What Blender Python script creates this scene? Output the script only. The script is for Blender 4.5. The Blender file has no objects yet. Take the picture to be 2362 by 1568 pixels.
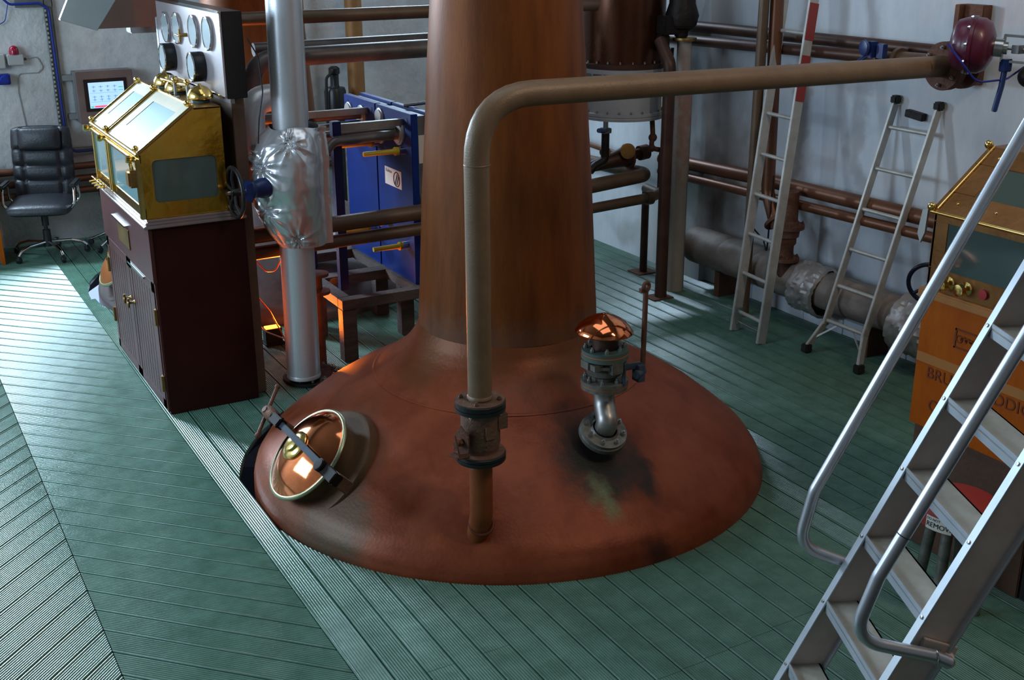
import bpy, bmesh, math, random
from mathutils import Vector, Matrix, noise
from math import pi, sin, cos, radians, sqrt
random.seed(7)
S = bpy.context.scene
COL = S.collection

# ---------------------------------------------------------------- camera
AZ, PIT, ROLL, CH = radians(29.3), radians(19.5), radians(-.2), 2.8
F = Vector((sin(AZ)*cos(PIT), cos(AZ)*cos(PIT), -sin(PIT)))
R0 = Vector((cos(AZ), -sin(AZ), 0)); U0 = R0.cross(F)
R = R0*cos(ROLL)+U0*sin(ROLL); U = -R0*sin(ROLL)+U0*cos(ROLL)
cd = bpy.data.cameras.new('camera'); cam = bpy.data.objects.new('camera', cd); COL.objects.link(cam)
cd.sensor_width = 36; cd.lens = 2700/2362*36; cd.clip_start = .05; cd.clip_end = 60
cam.matrix_world = Matrix(((R.x, U.x, -F.x, 0), (R.y, U.y, -F.y, 0), (R.z, U.z, -F.z, CH), (0, 0, 0, 1)))
S.camera = cam
# ---------------------------------------------------------------- world, lights, exposure
S.view_settings.view_transform = 'Standard'; S.view_settings.look = 'None'
S.view_settings.gamma = 1; S.view_settings.use_curve_mapping = False
S.view_settings.exposure = 0.0
S.cycles.max_bounces = 7; S.cycles.diffuse_bounces = 3; S.cycles.glossy_bounces = 4
S.cycles.transmission_bounces = 5; S.cycles.sample_clamp_indirect = 4; S.cycles.use_denoising = True
S.cycles.caustics_reflective = False; S.cycles.caustics_refractive = False
w = bpy.data.worlds.new('sky'); S.world = w; w.use_nodes = True
w.node_tree.nodes['Background'].inputs[0].default_value = (.45, .62, 1, 1)
w.node_tree.nodes['Background'].inputs[1].default_value = 1.2

def area(name, loc, aim, sx, sy, power, col):
    l = bpy.data.lights.new(name, 'AREA'); l.shape = 'RECTANGLE'; l.size = sx; l.size_y = sy
    l.energy = power; l.color = col
    o = bpy.data.objects.new(name, l); COL.objects.link(o); o.location = loc
    o.rotation_euler = (Vector(aim)-Vector(loc)).to_track_quat('-Z', 'Y').to_euler()
    return o
DAY = (.58, .79, 1.0)
area('daylight_back_window', (-.05, 11.70, 2.85), (0, 6, 1.0), 1.5, 1.7, 600, (.62, .82, 1))
area('daylight_back_window_high', (5.2, 11.70, 4.2), (4.2, 6, .0), 1.2, .8, 150, DAY)
area('daylight_left_window', (-3.12, 6.6, 2.8), (2, 6.6, .6), 3.2, 1.8, 200, DAY)
area('overhead_fill', (2.6, 4.5, 5.9), (2.6, 4.5, 0), 2.6, 4.5, 54, (.80, .90, 1))  # soft fill light added overhead; the ceiling has no opening here
area('roof_lamp_warm', (4.2, 1.0, 5.2), (3, 5, .4), .3, 1.2, 55, (1, .80, .60))

# ---------------------------------------------------------------- materials
MATS = {}
def sock(b, n, v):
    if n in b.inputs: b.inputs[n].default_value = v
def rgba(c): return (*c, 1)
def mat(name, c1, c2=None, metal=0., rough=.5, sc=6., bump=0., bsc=40., var=.5, stretch=(1, 1, 1), emit=None, es=0,
        trans=0, coat=0, alpha=1, rvar=.0, spec=.5, stains=(), lo=.35, hi=.65):
    m = bpy.data.materials.new(name); m.use_nodes = True; nt = m.node_tree; b = nt.nodes['Principled BSDF']
    sock(b, 'Metallic', metal); sock(b, 'Roughness', rough); sock(b, 'Specular IOR Level', spec)
    tc = nt.nodes.new('ShaderNodeTexCoord'); mp = nt.nodes.new('ShaderNodeMapping')
    mp.inputs['Scale'].default_value = stretch; nt.links.new(tc.outputs['Object'], mp.inputs[0])
    colsock = None
    if c2 is not None:
        n = nt.nodes.new('ShaderNodeTexNoise'); n.inputs['Scale'].default_value = sc; n.inputs['Detail'].default_value = 6
        n.inputs['Roughness'].default_value = .65
        nt.links.new(mp.outputs[0], n.inputs['Vector'])
        r = nt.nodes.new('ShaderNodeValToRGB'); r.color_ramp.elements[0].position = lo; r.color_ramp.elements[1].position = hi
        r.color_ramp.elements[0].color = rgba(c1); r.color_ramp.elements[1].color = rgba(c2)
        nt.links.new(n.outputs['Fac'], r.inputs[0]); colsock = r.outputs[0]
        if rvar:
            mr = nt.nodes.new('ShaderNodeMapRange'); mr.inputs['To Min'].default_value = rough-rvar; mr.inputs['To Max'].default_value = rough+rvar
            nt.links.new(n.outputs['Fac'], mr.inputs[0]); nt.links.new(mr.outputs[0], b.inputs['Roughness'])
    else:
        rg = nt.nodes.new('ShaderNodeRGB'); rg.outputs[0].default_value = rgba(c1); colsock = rg.outputs[0]
    for st in stains:
        pos, scl, r0, r1, sc_, fac, nz = st
        n = nt.nodes.new('ShaderNodeTexNoise'); n.inputs['Scale'].default_value = nz; n.inputs['Detail'].default_value = 7
        nt.links.new(tc.outputs['Object'], n.inputs['Vector'])
        a1 = nt.nodes.new('ShaderNodeVectorMath'); a1.operation = 'MULTIPLY_ADD'
        nt.links.new(n.outputs['Color'], a1.inputs[0]); a1.inputs[1].default_value = (r1*.9,)*3
        nt.links.new(tc.outputs['Object'], a1.inputs[2])
        a2 = nt.nodes.new('ShaderNodeVectorMath'); a2.operation = 'SUBTRACT'
        nt.links.new(a1.outputs[0], a2.inputs[0]); a2.inputs[1].default_value = tuple(p+r1*.45 for p in pos)
        a3 = nt.nodes.new('ShaderNodeVectorMath'); a3.operation = 'MULTIPLY'
        nt.links.new(a2.outputs[0], a3.inputs[0]); a3.inputs[1].default_value = scl
        a4 = nt.nodes.new('ShaderNodeVectorMath'); a4.operation = 'LENGTH'; nt.links.new(a3.outputs[0], a4.inputs[0])
        mr = nt.nodes.new('ShaderNodeMapRange'); mr.interpolation_type = 'SMOOTHSTEP'
        mr.inputs['From Min'].default_value = r0; mr.inputs['From Max'].default_value = r1
        mr.inputs['To Min'].default_value = fac; mr.inputs['To Max'].default_value = 0
        nt.links.new(a4.outputs['Value'], mr.inputs[0])
        mx = nt.nodes.new('ShaderNodeMix'); mx.data_type = 'RGBA'
        nt.links.new(mr.outputs[0], mx.inputs[0]); nt.links.new(colsock, mx.inputs[6]); mx.inputs[7].default_value = rgba(sc_)
        colsock = mx.outputs[2]
    nt.links.new(colsock, b.inputs['Base Color'])
    if bump:
        n2 = nt.nodes.new('ShaderNodeTexNoise'); n2.inputs['Scale'].default_value = bsc; n2.inputs['Detail'].default_value = 5
        nt.links.new(mp.outputs[0], n2.inputs['Vector'])
        bp = nt.nodes.new('ShaderNodeBump'); bp.inputs['Strength'].default_value = bump; bp.inputs['Distance'].default_value = .02
        nt.links.new(n2.outputs['Fac'], bp.inputs['Height']); nt.links.new(bp.outputs[0], b.inputs['Normal'])
    if emit: sock(b, 'Emission Color', rgba(emit)); sock(b, 'Emission Strength', es)
    if trans: sock(b, 'Transmission Weight', trans)
    if coat: sock(b, 'Coat Weight', coat); sock(b, 'Coat Roughness', .15)
    if alpha < 1: sock(b, 'Alpha', alpha)
    MATS[name] = m
    return m
M = MATS
mat('floor_paint', (.068, .146, .104), (.100, .200, .148), rough=.24, sc=7, bump=.05, bsc=60, rvar=.07, spec=.6)
mat('floor_under', (.008, .012, .009), (.014, .012, .008), rough=.8)
mat('pit', (.012, .010, .008), rough=.9)
mat('wall_paint', (.60, .60, .58), (.80, .79, .77), rough=.75, sc=2.2, bump=1.0, bsc=11)
mat('wall_paint_right', (.56, .60, .66), (.78, .80, .82), rough=.7, sc=1.6, bump=.45, bsc=5, stretch=(1, 1, .45),
    stains=(((6.08, 7.25, .85), (1, 1.6, .5), .0, .55, (.20, .15, .11), .8, 5), ((6.08, 5.9, 1.4), (1, 6, .5), .1, .7, (.25, .22, .22), .5, 3),
            ((6.08, 6.5, 1.3), (1, 8, .5), .1, .8, (.27, .22, .2), .55, 3), ((6.0, 8.5, .2), (1, 1, 3), 0, .5, (.3, .27, .22), .5, 4)))
mat('wall_shade', (.22, .20, .18), rough=.8)
mat('ceiling_paint', (.10, .085, .07), rough=.8)
mat('copper_patina', (.155, .027, .008), (.31, .078, .032), metal=.25, spec=.24, rough=.43, sc=3.2, bump=.08, bsc=60, rvar=.06, lo=.3, hi=.72,
    stains=(((2.92, 5.25, .72), (1, 1, 1), .44, .70, (.13, .048, .014), .8, 3),
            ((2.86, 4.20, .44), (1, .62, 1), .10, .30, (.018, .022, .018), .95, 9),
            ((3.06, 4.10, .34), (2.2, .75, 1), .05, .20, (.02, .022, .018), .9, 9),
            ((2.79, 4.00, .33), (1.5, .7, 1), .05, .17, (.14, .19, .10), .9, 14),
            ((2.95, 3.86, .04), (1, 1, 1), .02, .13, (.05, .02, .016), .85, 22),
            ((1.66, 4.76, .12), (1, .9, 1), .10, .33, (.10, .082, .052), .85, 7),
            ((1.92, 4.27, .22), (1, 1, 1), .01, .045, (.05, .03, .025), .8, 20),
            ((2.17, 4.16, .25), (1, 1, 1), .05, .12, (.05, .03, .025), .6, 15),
            ((1.72, 5.12, .32), (1, 1, 1), .34, .50, (.13, .06, .035), .5, 5)))
mat('neck_copper', (.125, .034, .007), (.21, .062, .013), metal=.25, spec=.2, rough=.52, sc=3.0, stretch=(3, 3, .5), bump=.05, bsc=50,
    stains=(((2.92, 5.25, .80), (.25, .25, 1), .05, .22, (.17, .13, .11), .45, 30),))
mat('copper_polished', (.80, .22, .08), (.88, .30, .13), metal=1, rough=.09, sc=3, bump=.015, bsc=12)
mat('brass', (.78, .52, .14), (.86, .62, .22), metal=1, rough=.16, sc=4, bump=.03, bsc=14)
mat('brass_lid', (.42, .35, .22), (.48, .41, .27), metal=0, spec=.2, rough=.5, sc=3)
mat('brass_panel', (.82, .38, .03), (.95, .55, .09), metal=1, rough=.16, sc=3, bump=.35, bsc=2.5, rvar=.08)
mat('brass_dull', (.25, .14, .045), (.42, .26, .09), metal=.9, rough=.38, sc=5, bump=.05)
mat('collar_patina', (.085, .050, .026), (.13, .070, .036), metal=.1, rough=.5, sc=6, spec=.15)
mat('brass_ring', (.40, .40, .24), metal=.8, rough=.3)
mat('pipe_brown', (.120, .070, .040), (.150, .092, .055), metal=.25, rough=.42, sc=8, bump=.06, bsc=120)
mat('pipe_olive', (.18, .112, .062), (.22, .14, .08), metal=.15, rough=.45, sc=9, bump=.1, bsc=150)
mat('pipe_copper', (.15, .058, .028), (.20, .078, .038), metal=.4, rough=.42, sc=5)
mat('pipe_dark', (.060, .026, .018), (.10, .045, .028), metal=.35, rough=.45, sc=5)
mat('ochre_column', (.33, .15, .045), (.40, .19, .06), metal=.2, rough=.5, sc=4)
mat('rust_iron', (.11, .045, .028), (.18, .075, .04), metal=.3, rough=.65, sc=10, bump=.3)
mat('valve_brown', (.13, .065, .042), (.19, .10, .062), metal=.1, rough=.6, sc=12, bump=.35, bsc=50)
mat('black_paint', (.012, .012, .013), rough=.35)
mat('clamp_steel', (.020, .028, .045), (.035, .045, .065), rough=.6, spec=.12, sc=8)
mat('bronze', (.20, .085, .022), (.30, .14, .045), metal=.7, rough=.36, sc=5, bump=.05)
mat('stub_copper', (.20, .050, .014), (.27, .075, .022), metal=.2, rough=.45, sc=6, spec=.3)
mat('clamp_black', (.010, .007, .006), rough=.6, spec=.12)
mat('black_iron', (.012, .009, .008), (.022, .016, .014), metal=.1, spec=.3, rough=.5, sc=10, bump=.2)
mat('rubber', (.015, .013, .012), rough=.7)
mat('steel', (.42, .43, .42), (.55, .56, .55), metal=.95, rough=.27, sc=12)
mat('steel_dark', (.12, .10, .095), (.19, .165, .15), metal=.6, rough=.42, sc=6)
mat('steel_pipe', (.30, .28, .26), (.42, .40, .37), metal=.8, rough=.38, sc=6)
mat('steel_blue', (.05, .07, .10), (.09, .115, .15), metal=.1, rough=.45, sc=8, spec=.25)
mat('valve_grey', (.13, .125, .105), (.25, .24, .21), metal=.5, rough=.45, sc=14, bump=.15)
mat('verdigris', (.07, .14, .12), (.14, .16, .13), metal=.3, rough=.55, sc=20)
mat('gasket', (.5, .16, .05), rough=.6)
mat('steel_bright', (.62, .62, .60), metal=.5, rough=.3)
mat('chrome', (.75, .75, .75), metal=1, rough=.08)
mat('aluminium_clad', (.74, .75, .76), (.82, .83, .84), metal=.45, rough=.33, sc=200, bump=.06, bsc=160)
mat('foil', (.78, .79, .80), (.86, .87, .88), metal=.6, rough=.27, sc=3, bump=.06, bsc=8)
mat('foil_dull', (.42, .38, .36), (.52, .49, .47), metal=.6, rough=.42, sc=3, bump=.2, bsc=10)
mat('insulation', (.17, .135, .11), (.29, .235, .20), metal=.15, rough=.6, sc=4, bump=.35, bsc=9)
mat('ladder_alu', (.42, .40, .36), (.56, .54, .50), metal=.35, rough=.45, sc=9)
mat('stair_alu', (.58, .46, .41), (.72, .62, .57), metal=.1, rough=.5, sc=4)
mat('stair_edge', (.46, .50, .55), (.54, .58, .62), metal=.45, rough=.45, sc=6)
mat('tread_cream', (.55, .50, .40), (.68, .64, .55), rough=.65, sc=6, bump=.1)
mat('rail_alu', (.55, .57, .62), (.64, .66, .70), metal=.8, rough=.33, sc=5)
mat('red_plastic', (.32, .035, .03), rough=.5)
mat('blue_paint', (.002, .020, .16), (.003, .028, .21), rough=.4, sc=4, spec=.3)
mat('blue_dark', (.003, .010, .085), rough=.4)
mat('blue_valve', (.012, .035, .15), rough=.35)
mat('navy', (.008, .010, .035), rough=.3)
mat('grey_plate', (.13, .14, .14), (.2, .21, .21), metal=.5, rough=.45)
mat('yellow_plastic', (.55, .42, .02), rough=.4)
mat('label_white', (.75, .70, .62), rough=.6)
mat('ink', (.02, .02, .02), rough=.6)
mat('ink_red', (.45, .03, .03), rough=.6)
mat('oxblood', (.026, .004, .004), (.036, .007, .006), rough=.45, sc=3, spec=.2)  # carcass and side: darker copy of the red, shade put into the colour
mat('oxblood_lit', (.060, .016, .016), (.085, .026, .025), rough=.42, sc=3, spec=.3)  # front towards the light: brighter copy of the same red
mat('moulding', (.30, .22, .22), (.36, .28, .27), rough=.16, sc=3, coat=.8, metal=.4)
mat('glass_teal', (.45, .72, .74), rough=.08, trans=.55, spec=.8)  # teal base puts the reflected sky into the pane colour
mat('glass_slope', (.18, .33, .36), rough=.4, trans=.1, spec=.12)  # sloping pane: sky reflection painted in as a teal base
mat('glass_dark', (.14, .20, .18), rough=.06, trans=.5)
mat('timber_grey', (.065, .046, .040), (.11, .082, .070), rough=.75, sc=5, stretch=(1, 1, 4), bump=.3)
mat('orange_wood', (.44, .080, .001), (.54, .12, .002), spec=.25, rough=.5, sc=4, bump=.08, stretch=(1, 3, 1))
mat('carved', (.20, .038, .004), rough=.6)
mat('orange_edge', (.50, .20, .05), rough=.45)
mat('crate_brown', (.095, .045, .025), (.13, .062, .035), rough=.6, sc=5, bump=.15)
mat('recess_black', (.012, .010, .009), rough=.6)
mat('burgundy', (.085, .004, .022), (.10, .006, .028), rough=.4, coat=.2, sc=3)
mat('panel_face', (.42, .36, .37), (.50, .44, .44), metal=.35, rough=.30, sc=3)
mat('gauge_glass', (.52, .60, .62), rough=.12, spec=.8, coat=.6)
mat('door_black', (.05, .02, .02), rough=.6)
mat('board_black', (.012, .012, .015), rough=.35)
mat('board_back', (.16, .085, .055), (.2, .11, .07), rough=.6, sc=4)
mat('chair_leather', (.012, .013, .017), (.020, .021, .026), rough=.42, sc=6, bump=.12, bsc=60)
mat('chair_plastic', (.012, .012, .013), rough=.5)
mat('hmi_grey', (.22, .17, .16), (.27, .21, .20), metal=.5, rough=.45, sc=5)
mat('hmi_side', (.30, .32, .32), metal=.3, rough=.5)
mat('screen_glow', (.5, .7, .9), emit=(.38, .62, 1), es=.95, rough=.2)
mat('screen_line', (.1, .2, .35), emit=(.16, .34, .6), es=.7)
mat('screen_red', (.6, .1, .15), emit=(1, .09, .2), es=1.0)
mat('screen_green', (.1, .5, .4), emit=(.12, .6, .5), es=.8)
mat('tray', (.16, .19, .18), (.24, .27, .26), metal=.6, rough=.45)
mat('cable_blue', (.01, .03, .28), rough=.4)
mat('cable_grey', (.35, .36, .36), rough=.6)
mat('beacon_red', (.38, .01, .04), rough=.15, trans=.3)
mat('box_white', (.5, .5, .47), rough=.5)
mat('hood_grey', (.34, .37, .36), (.40, .43, .42), rough=.4, metal=.2, sc=3)
mat('hood_brown', (.13, .07, .05), (.16, .085, .06), rough=.7)
mat('lamp_glow', (1, .4, .05), emit=(1, .17, .01), es=14)
mat('wire_lit_orange', (.6, .15, .02), rough=.5)  # orange of the lamp's light painted into the wire colour
mat('copper_dark', (.085, .030, .014), (.12, .042, .020), metal=.75, rough=.28, sc=1.5, rvar=.05)
mat('vessel_grey', (.34, .34, .35), (.43, .43, .44), rough=.5, sc=4)
mat('post_grey', (.33, .30, .27), (.42, .38, .34), rough=.6, sc=4, stretch=(2, 2, .6), stains=(((5.6, 7.25, 1.4), (3, 3, .4), .05, .3, (.3, .1, .05), .6, 12),))
mat('still_pot_back', (.17, .13, .13), (.24, .19, .18), metal=.5, rough=.35)
mat('manway_orange', (.50, .16, .05), metal=.6, rough=.3)
mat('steel_dial', (.3, .32, .33), metal=.6, rough=.3)

# ---------------------------------------------------------------- mesh builder
def basis(ax):
    ax = Vector(ax).normalized(); t = Vector((0, 0, 1)) if abs(ax.z) < .9 else Vector((1, 0, 0))
    u = ax.cross(t).normalized(); return u, ax.cross(u).normalized(), ax
class G:
    def __init__(s): s.v = []; s.f = []
    def add(s, vs, fs):
        k = len(s.v); s.v += [tuple(x) for x in vs]; s.f += [tuple(i+k for i in f) for f in fs]; return s
    def box(s, a, b, m=None):
        x0, y0, z0 = a; x1, y1, z1 = b
        vs = [Vector(p) for p in ((x0, y0, z0), (x1, y0, z0), (x1, y1, z0), (x0, y1, z0), (x0, y0, z1), (x1, y0, z1), (x1, y1, z1), (x0, y1, z1))]
        if m is not None: vs = [m @ p for p in vs]
        return s.add(vs, [(0, 3, 2, 1), (4, 5, 6, 7), (0, 1, 5, 4), (1, 2, 6, 5), (2, 3, 7, 6), (3, 0, 4, 7)])
    def beam(s, p, q, wu, wv, up=(0, 0, 1)):     # rectangular bar from p to q
        p = Vector(p); q = Vector(q); d = (q-p).normalized(); u = Vector(up).cross(d)
        u = u.normalized() if u.length > 1e-4 else Vector((1, 0, 0)); v = d.cross(u).normalized()
        vs = [e+u*a*wu/2+v*b*wv/2 for e in (p, q) for a, b in ((-1, -1), (1, -1), (1, 1), (-1, 1))]
        return s.add(vs, [(3, 2, 1, 0), (4, 5, 6, 7), (0, 1, 5, 4), (1, 2, 6, 5), (2, 3, 7, 6), (3, 0, 4, 7)])
    def lathe(s, o, ax, prof, n=32, phase=0):
        u, v, a = basis(ax); o = Vector(o); k = len(s.v); rows = []
        for r, h in prof:
            if r < 1e-5: s.v.append(tuple(o+a*h)); rows.append([len(s.v)-1]*n)
            else:
                st = len(s.v)
                for i in range(n):
                    t = 2*pi*i/n+phase; s.v.append(tuple(o+a*h+(u*cos(t)+v*sin(t))*r))
                rows.append([st+i for i in range(n)])
        for A, B in zip(rows, rows[1:]):
            for i in range(n):
                j = (i+1) % n; f = [A[i], B[i], B[j], A[j]]; g = []
                for x in f:
                    if x not in g: g.append(x)
                if len(g) > 2: s.f.append(tuple(g))
        return s
    def cyl(s, a, b, r, r2=None, n=24):
        a = Vector(a); b = Vector(b); h = (b-a).length; r2 = r if r2 is None else r2
        return s.lathe(a, b-a, [(0, 0), (r, 0), (r2, h), (0, h)], n)
    def ball(s, c, r, n=16, sz=1):
        return s.lathe(c, (0, 0, 1), [(r*sin(pi*i/10), -r*sz*cos(pi*i/10)) for i in range(11)], n)
    def torus(s, c, ax, Rr, r, n=40, m=10):
        return s.lathe(c, ax, [(Rr+r*cos(2*pi*i/m), r*sin(2*pi*i/m)) for i in range(m+1)], n)
    def tube(s, pts, r, n=20, fil=0, cap=True):
        P = [Vector(p) for p in pts]; Q = [P[0]]
        for i in range(1, len(P)-1):
            a, b, c = P[i-1], P[i], P[i+1]; d1 = (b-a).normalized(); d2 = (c-b).normalized(); ang = d1.angle(d2)
            if fil and ang > .05:
                t = min(fil*math.tan(ang/2), (b-a).length*.49, (c-b).length*.49); p0 = b-d1*t; p1 = b+d2*t
                K = max(3, int(ang/.16))
                for k in range(K+1):
                    x = k/K; Q.append(p0*(1-x)**2+b*2*x*(1-x)+p1*x*x)
            else: Q.append(b)
        Q.append(P[-1])
        rr = r if isinstance(r, (list, tuple)) else None
        d = (Q[1]-Q[0]).normalized(); u, v, _ = basis(d); rows = []
        for i, q in enumerate(Q):
            dn = (Q[min(i+1, len(Q)-1)]-Q[max(i-1, 0)]).normalized()
            u = (u-dn*u.dot(dn)).normalized(); v = dn.cross(u); ra = rr[min(i, len(rr)-1)] if rr else r
            st = len(s.v)
            for k in range(n):
                t = 2*pi*k/n; s.v.append(tuple(q+(u*cos(t)+v*sin(t))*ra))
            rows.append(st)
        for a, b in zip(rows, rows[1:]):
            for k in range(n):
                j = (k+1) % n; s.f.append((a+k, a+j, b+j, b+k))
        if cap: s.f.append(tuple(rows[0]+k for k in reversed(range(n)))); s.f.append(tuple(rows[-1]+k for k in range(n)))
        return s
    def prism(s, poly, ext):
        n = len(poly); P = [Vector(p) for p in poly]; e = Vector(ext)
        s.add(P+[p+e for p in P], [tuple(reversed(range(n))), tuple(range(n, 2*n))]+[(i, (i+1) % n, n+(i+1) % n, n+i) for i in range(n)])
        return s
def mk(g, name, m, parent=None, bev=0., ang=40):
    me = bpy.data.meshes.new(name); me.from_pydata(g.v, [], g.f); me.update()
    bm = bmesh.new(); bm.from_mesh(me); bmesh.ops.recalc_face_normals(bm, faces=bm.faces)
    if bev:
        es = [e for e in bm.edges if e.is_manifold and e.calc_face_angle(0) > radians(35)]
        bmesh.ops.bevel(bm, geom=es, offset=bev, segments=2, affect='EDGES', clamp_overlap=True)
    bm.to_mesh(me); bm.free()
    me.polygons.foreach_set('use_smooth', [True]*len(me.polygons)); me.set_sharp_from_angle(angle=radians(ang))
    me.materials.append(M[m] if isinstance(m, str) else m)
    o = bpy.data.objects.new(name, me); COL.objects.link(o)
    if parent is not None: o.parent = parent; o.matrix_parent_inverse = parent.matrix_world.inverted()
    return o
def thing(name, label, cat, loc, group=None):
    o = bpy.data.objects.new(name, None); COL.objects.link(o); o.location = loc; o.empty_display_size = .1
    o.matrix_world = Matrix.Translation(Vector(loc))
    o['label'] = label; o['category'] = cat
    if group: o['group'] = group
    return o
def tag(o, label, cat, group=None):
    o['label'] = label; o['category'] = cat
    if group: o['group'] = group
    return o
def struct(o): o['kind'] = 'structure'; return o
def _bolts(g, c, ax, rad, n, r=.011, h=.016, ph=0.2, both=0):
    u, v, a = basis(ax); c = Vector(c)
    for i in range(n):
        t = 2*pi*i/n+ph; p = c+(u*cos(t)+v*sin(t))*rad
        g.lathe(p-a*both, a, [(0, 0), (r, 0), (r, h+both), (r*.55, h+both), (r*.55, h*1.6+both), (0, h*1.6+both)], 6)
    return g
def bolts(par, c, ax, rad, n, r=.011, h=.016, ph=.2, m='steel', name='bolt'):
    u, v, a = basis(ax); c = Vector(c); first = None
    for i in range(n):
        t = 2*pi*i/n+ph; p = c+(u*cos(t)+v*sin(t))*rad
        if first is None: first = (mk(G().lathe(p, a, [(0, 0), (r, 0), (r, h), (r*.55, h), (r*.55, h*1.6), (0, h*1.6)], 6), name, m, par), p)
        else:
            o = first[0].copy(); COL.objects.link(o); o.location = first[0].location+(p-first[1])
def text(s, name, size, mtx, m, parent, ext=.001):
    cu = bpy.data.curves.new(name, 'FONT'); cu.body = s; cu.size = size; cu.extrude = ext; cu.resolution_u = 3
    t = bpy.data.objects.new('tmp', cu); COL.objects.link(t); dg = bpy.context.evaluated_depsgraph_get()
    me = bpy.data.meshes.new_from_object(t.evaluated_get(dg)); bpy.data.objects.remove(t)
    me.transform(mtx); me.materials.clear(); me.materials.append(M[m])
    o = bpy.data.objects.new(name, me); COL.objects.link(o)
    if parent is not None: o.parent = parent; o.matrix_parent_inverse = parent.matrix_world.inverted()
    return o
def copy_tree(o, off, parent=None, loc=None):
    c = o.copy(); COL.objects.link(c)
    if parent is None: c.location = Vector(o.location)+Vector(off)
    else: c.parent = parent
    for ch in list(o.children): copy_tree(ch, off, c)
    return c
def frame(o, x, y, z):
    return Matrix(((x[0], y[0], z[0], o[0]), (x[1], y[1], z[1], o[1]), (x[2], y[2], z[2], o[2]), (0, 0, 0, 1)))

# ================================================================ SETTING
SC = (2.902, 5.268); HR = 1.413            # floor opening round the near still
SC2 = (2.9, 9.42)                          # and round the far one
# sub-floor deck with two round openings
g = G()
def ring_sheet(g, x0, y0, x1, y1, c, r, z0, z1, n=48):
    # rectangle with a round hole, as a fan of quads
    inner = []; outer = []
    for i in range(n):
        t = 2*pi*i/n; dx, dy = cos(t), sin(t); inner.append((c[0]+r*dx, c[1]+r*dy))
        k = min([(x1-c[0])/dx if dx > 1e-6 else 9e9, (x0-c[0])/dx if dx < -1e-6 else 9e9, (y1-c[1])/dy if dy > 1e-6 else 9e9, (y0-c[1])/dy if dy < -1e-6 else 9e9])
        outer.append((c[0]+k*dx, c[1]+k*dy))
    vs = [(*p, z1) for p in inner]+[(*p, z1) for p in outer]+[(*p, z0) for p in inner]+[(*p, z0) for p in outer]
    fs = []
    for i in range(n):
        j = (i+1) % n; fs += [(i, j, n+j, n+i), (2*n+i, 3*n+i, 3*n+j, 2*n+j), (i, 2*n+i, 2*n+j, j)]
    g.add(vs, fs)
ring_sheet(g, 1.2, 3.4, 5.0, 7.34, SC, 1.56, -.16, -.031)
ring_sheet(g, 1.2, 7.34, 5.0, 11.5, SC2, 1.56, -.16, -.031)
for a, b in (((-3, -2), (6.3, 3.4)), ((-3, 3.4), (1.2, 11.5)), ((5.0, 3.4), (6.3, 11.5))):
    g.box((a[0], a[1], -.16), (b[0], b[1], -.031))
floor = struct(mk(g, 'floor', 'floor_under'))
struct(mk(G().box((-3, -2, -1.7), (6.3, 11.6, -1.6)), 'floor_lower', 'pit'))  # lower floor; near-black colour stands in for the darkness under the deck

PW = .1275
def board_profile():
    P = [(.0028, -.026), (.0028, -.0030), (.0044, -.0006), (.0062, 0), (.0150, 0)]
    v = .0150; n = 9; p = (PW-.0060-.0150)/n
    for i in range(n):
        P += [(v+p*.20, -.0026), (v+p*.38, -.0008), (v+p*.60, 0), (v+p*.82, -.0005)]; v += p
    P += [(PW-.0048, -.0012), (PW-.0032, -.0045), (PW-.0032, -.026)]
    return P
PROF = board_profile()
def board(o, u, v, ends, z=0.):
    """deck board: o corner, u along, v across, ends(v)->(u0,u1)"""
    vs = []; n = len(PROF); ok = True
    for e in (0, 1):
        for a, h in PROF:
            t = ends(a)
            vs.append((o[0]+u[0]*t[e]+v[0]*a, o[1]+u[1]*t[e]+v[1]*a, h+z))
    fs = [(i, i+1, n+i+1, n+i) for i in range(n-1)]+[tuple(reversed(range(n))), tuple(range(n, 2*n)), (n-1, 0, n, 2*n-1)]
    me = bpy.data.meshes.new('floor_board'); me.from_pydata(vs, [], fs); me.update()
    me.polygons.foreach_set('use_smooth', [True]*len(me.polygons)); me.set_sharp_from_angle(angle=radians(62))
    me.materials.append(M['floor_paint'])
    b = bpy.data.objects.new('floor_board', me); COL.objects.link(b); b.parent = floor
    return b
def chord(x, c, r):
    d = r*r-(x-c[0])**2
    return sqrt(d) if d > 0 else 0
X0 = 1.379
butts = {2: [3.612], 4: [3.615], 8: [3.12, 8.9], 9: [3.128, 8.5], 10: [3.142], 11: [3.147, 8.2], 12: [3.16], 13: [3.176, 7.9], 14: [3.186], 15: [3.196],
         21: [3.785], 22: [3.79], 24: [7.0], 25: [6.2, 9.0], 26: [5.4], 27: [8.1], 28: [6.4], 30: [7.1], 31: [5.2], 32: [8.0], 33: [4.8]}
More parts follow.
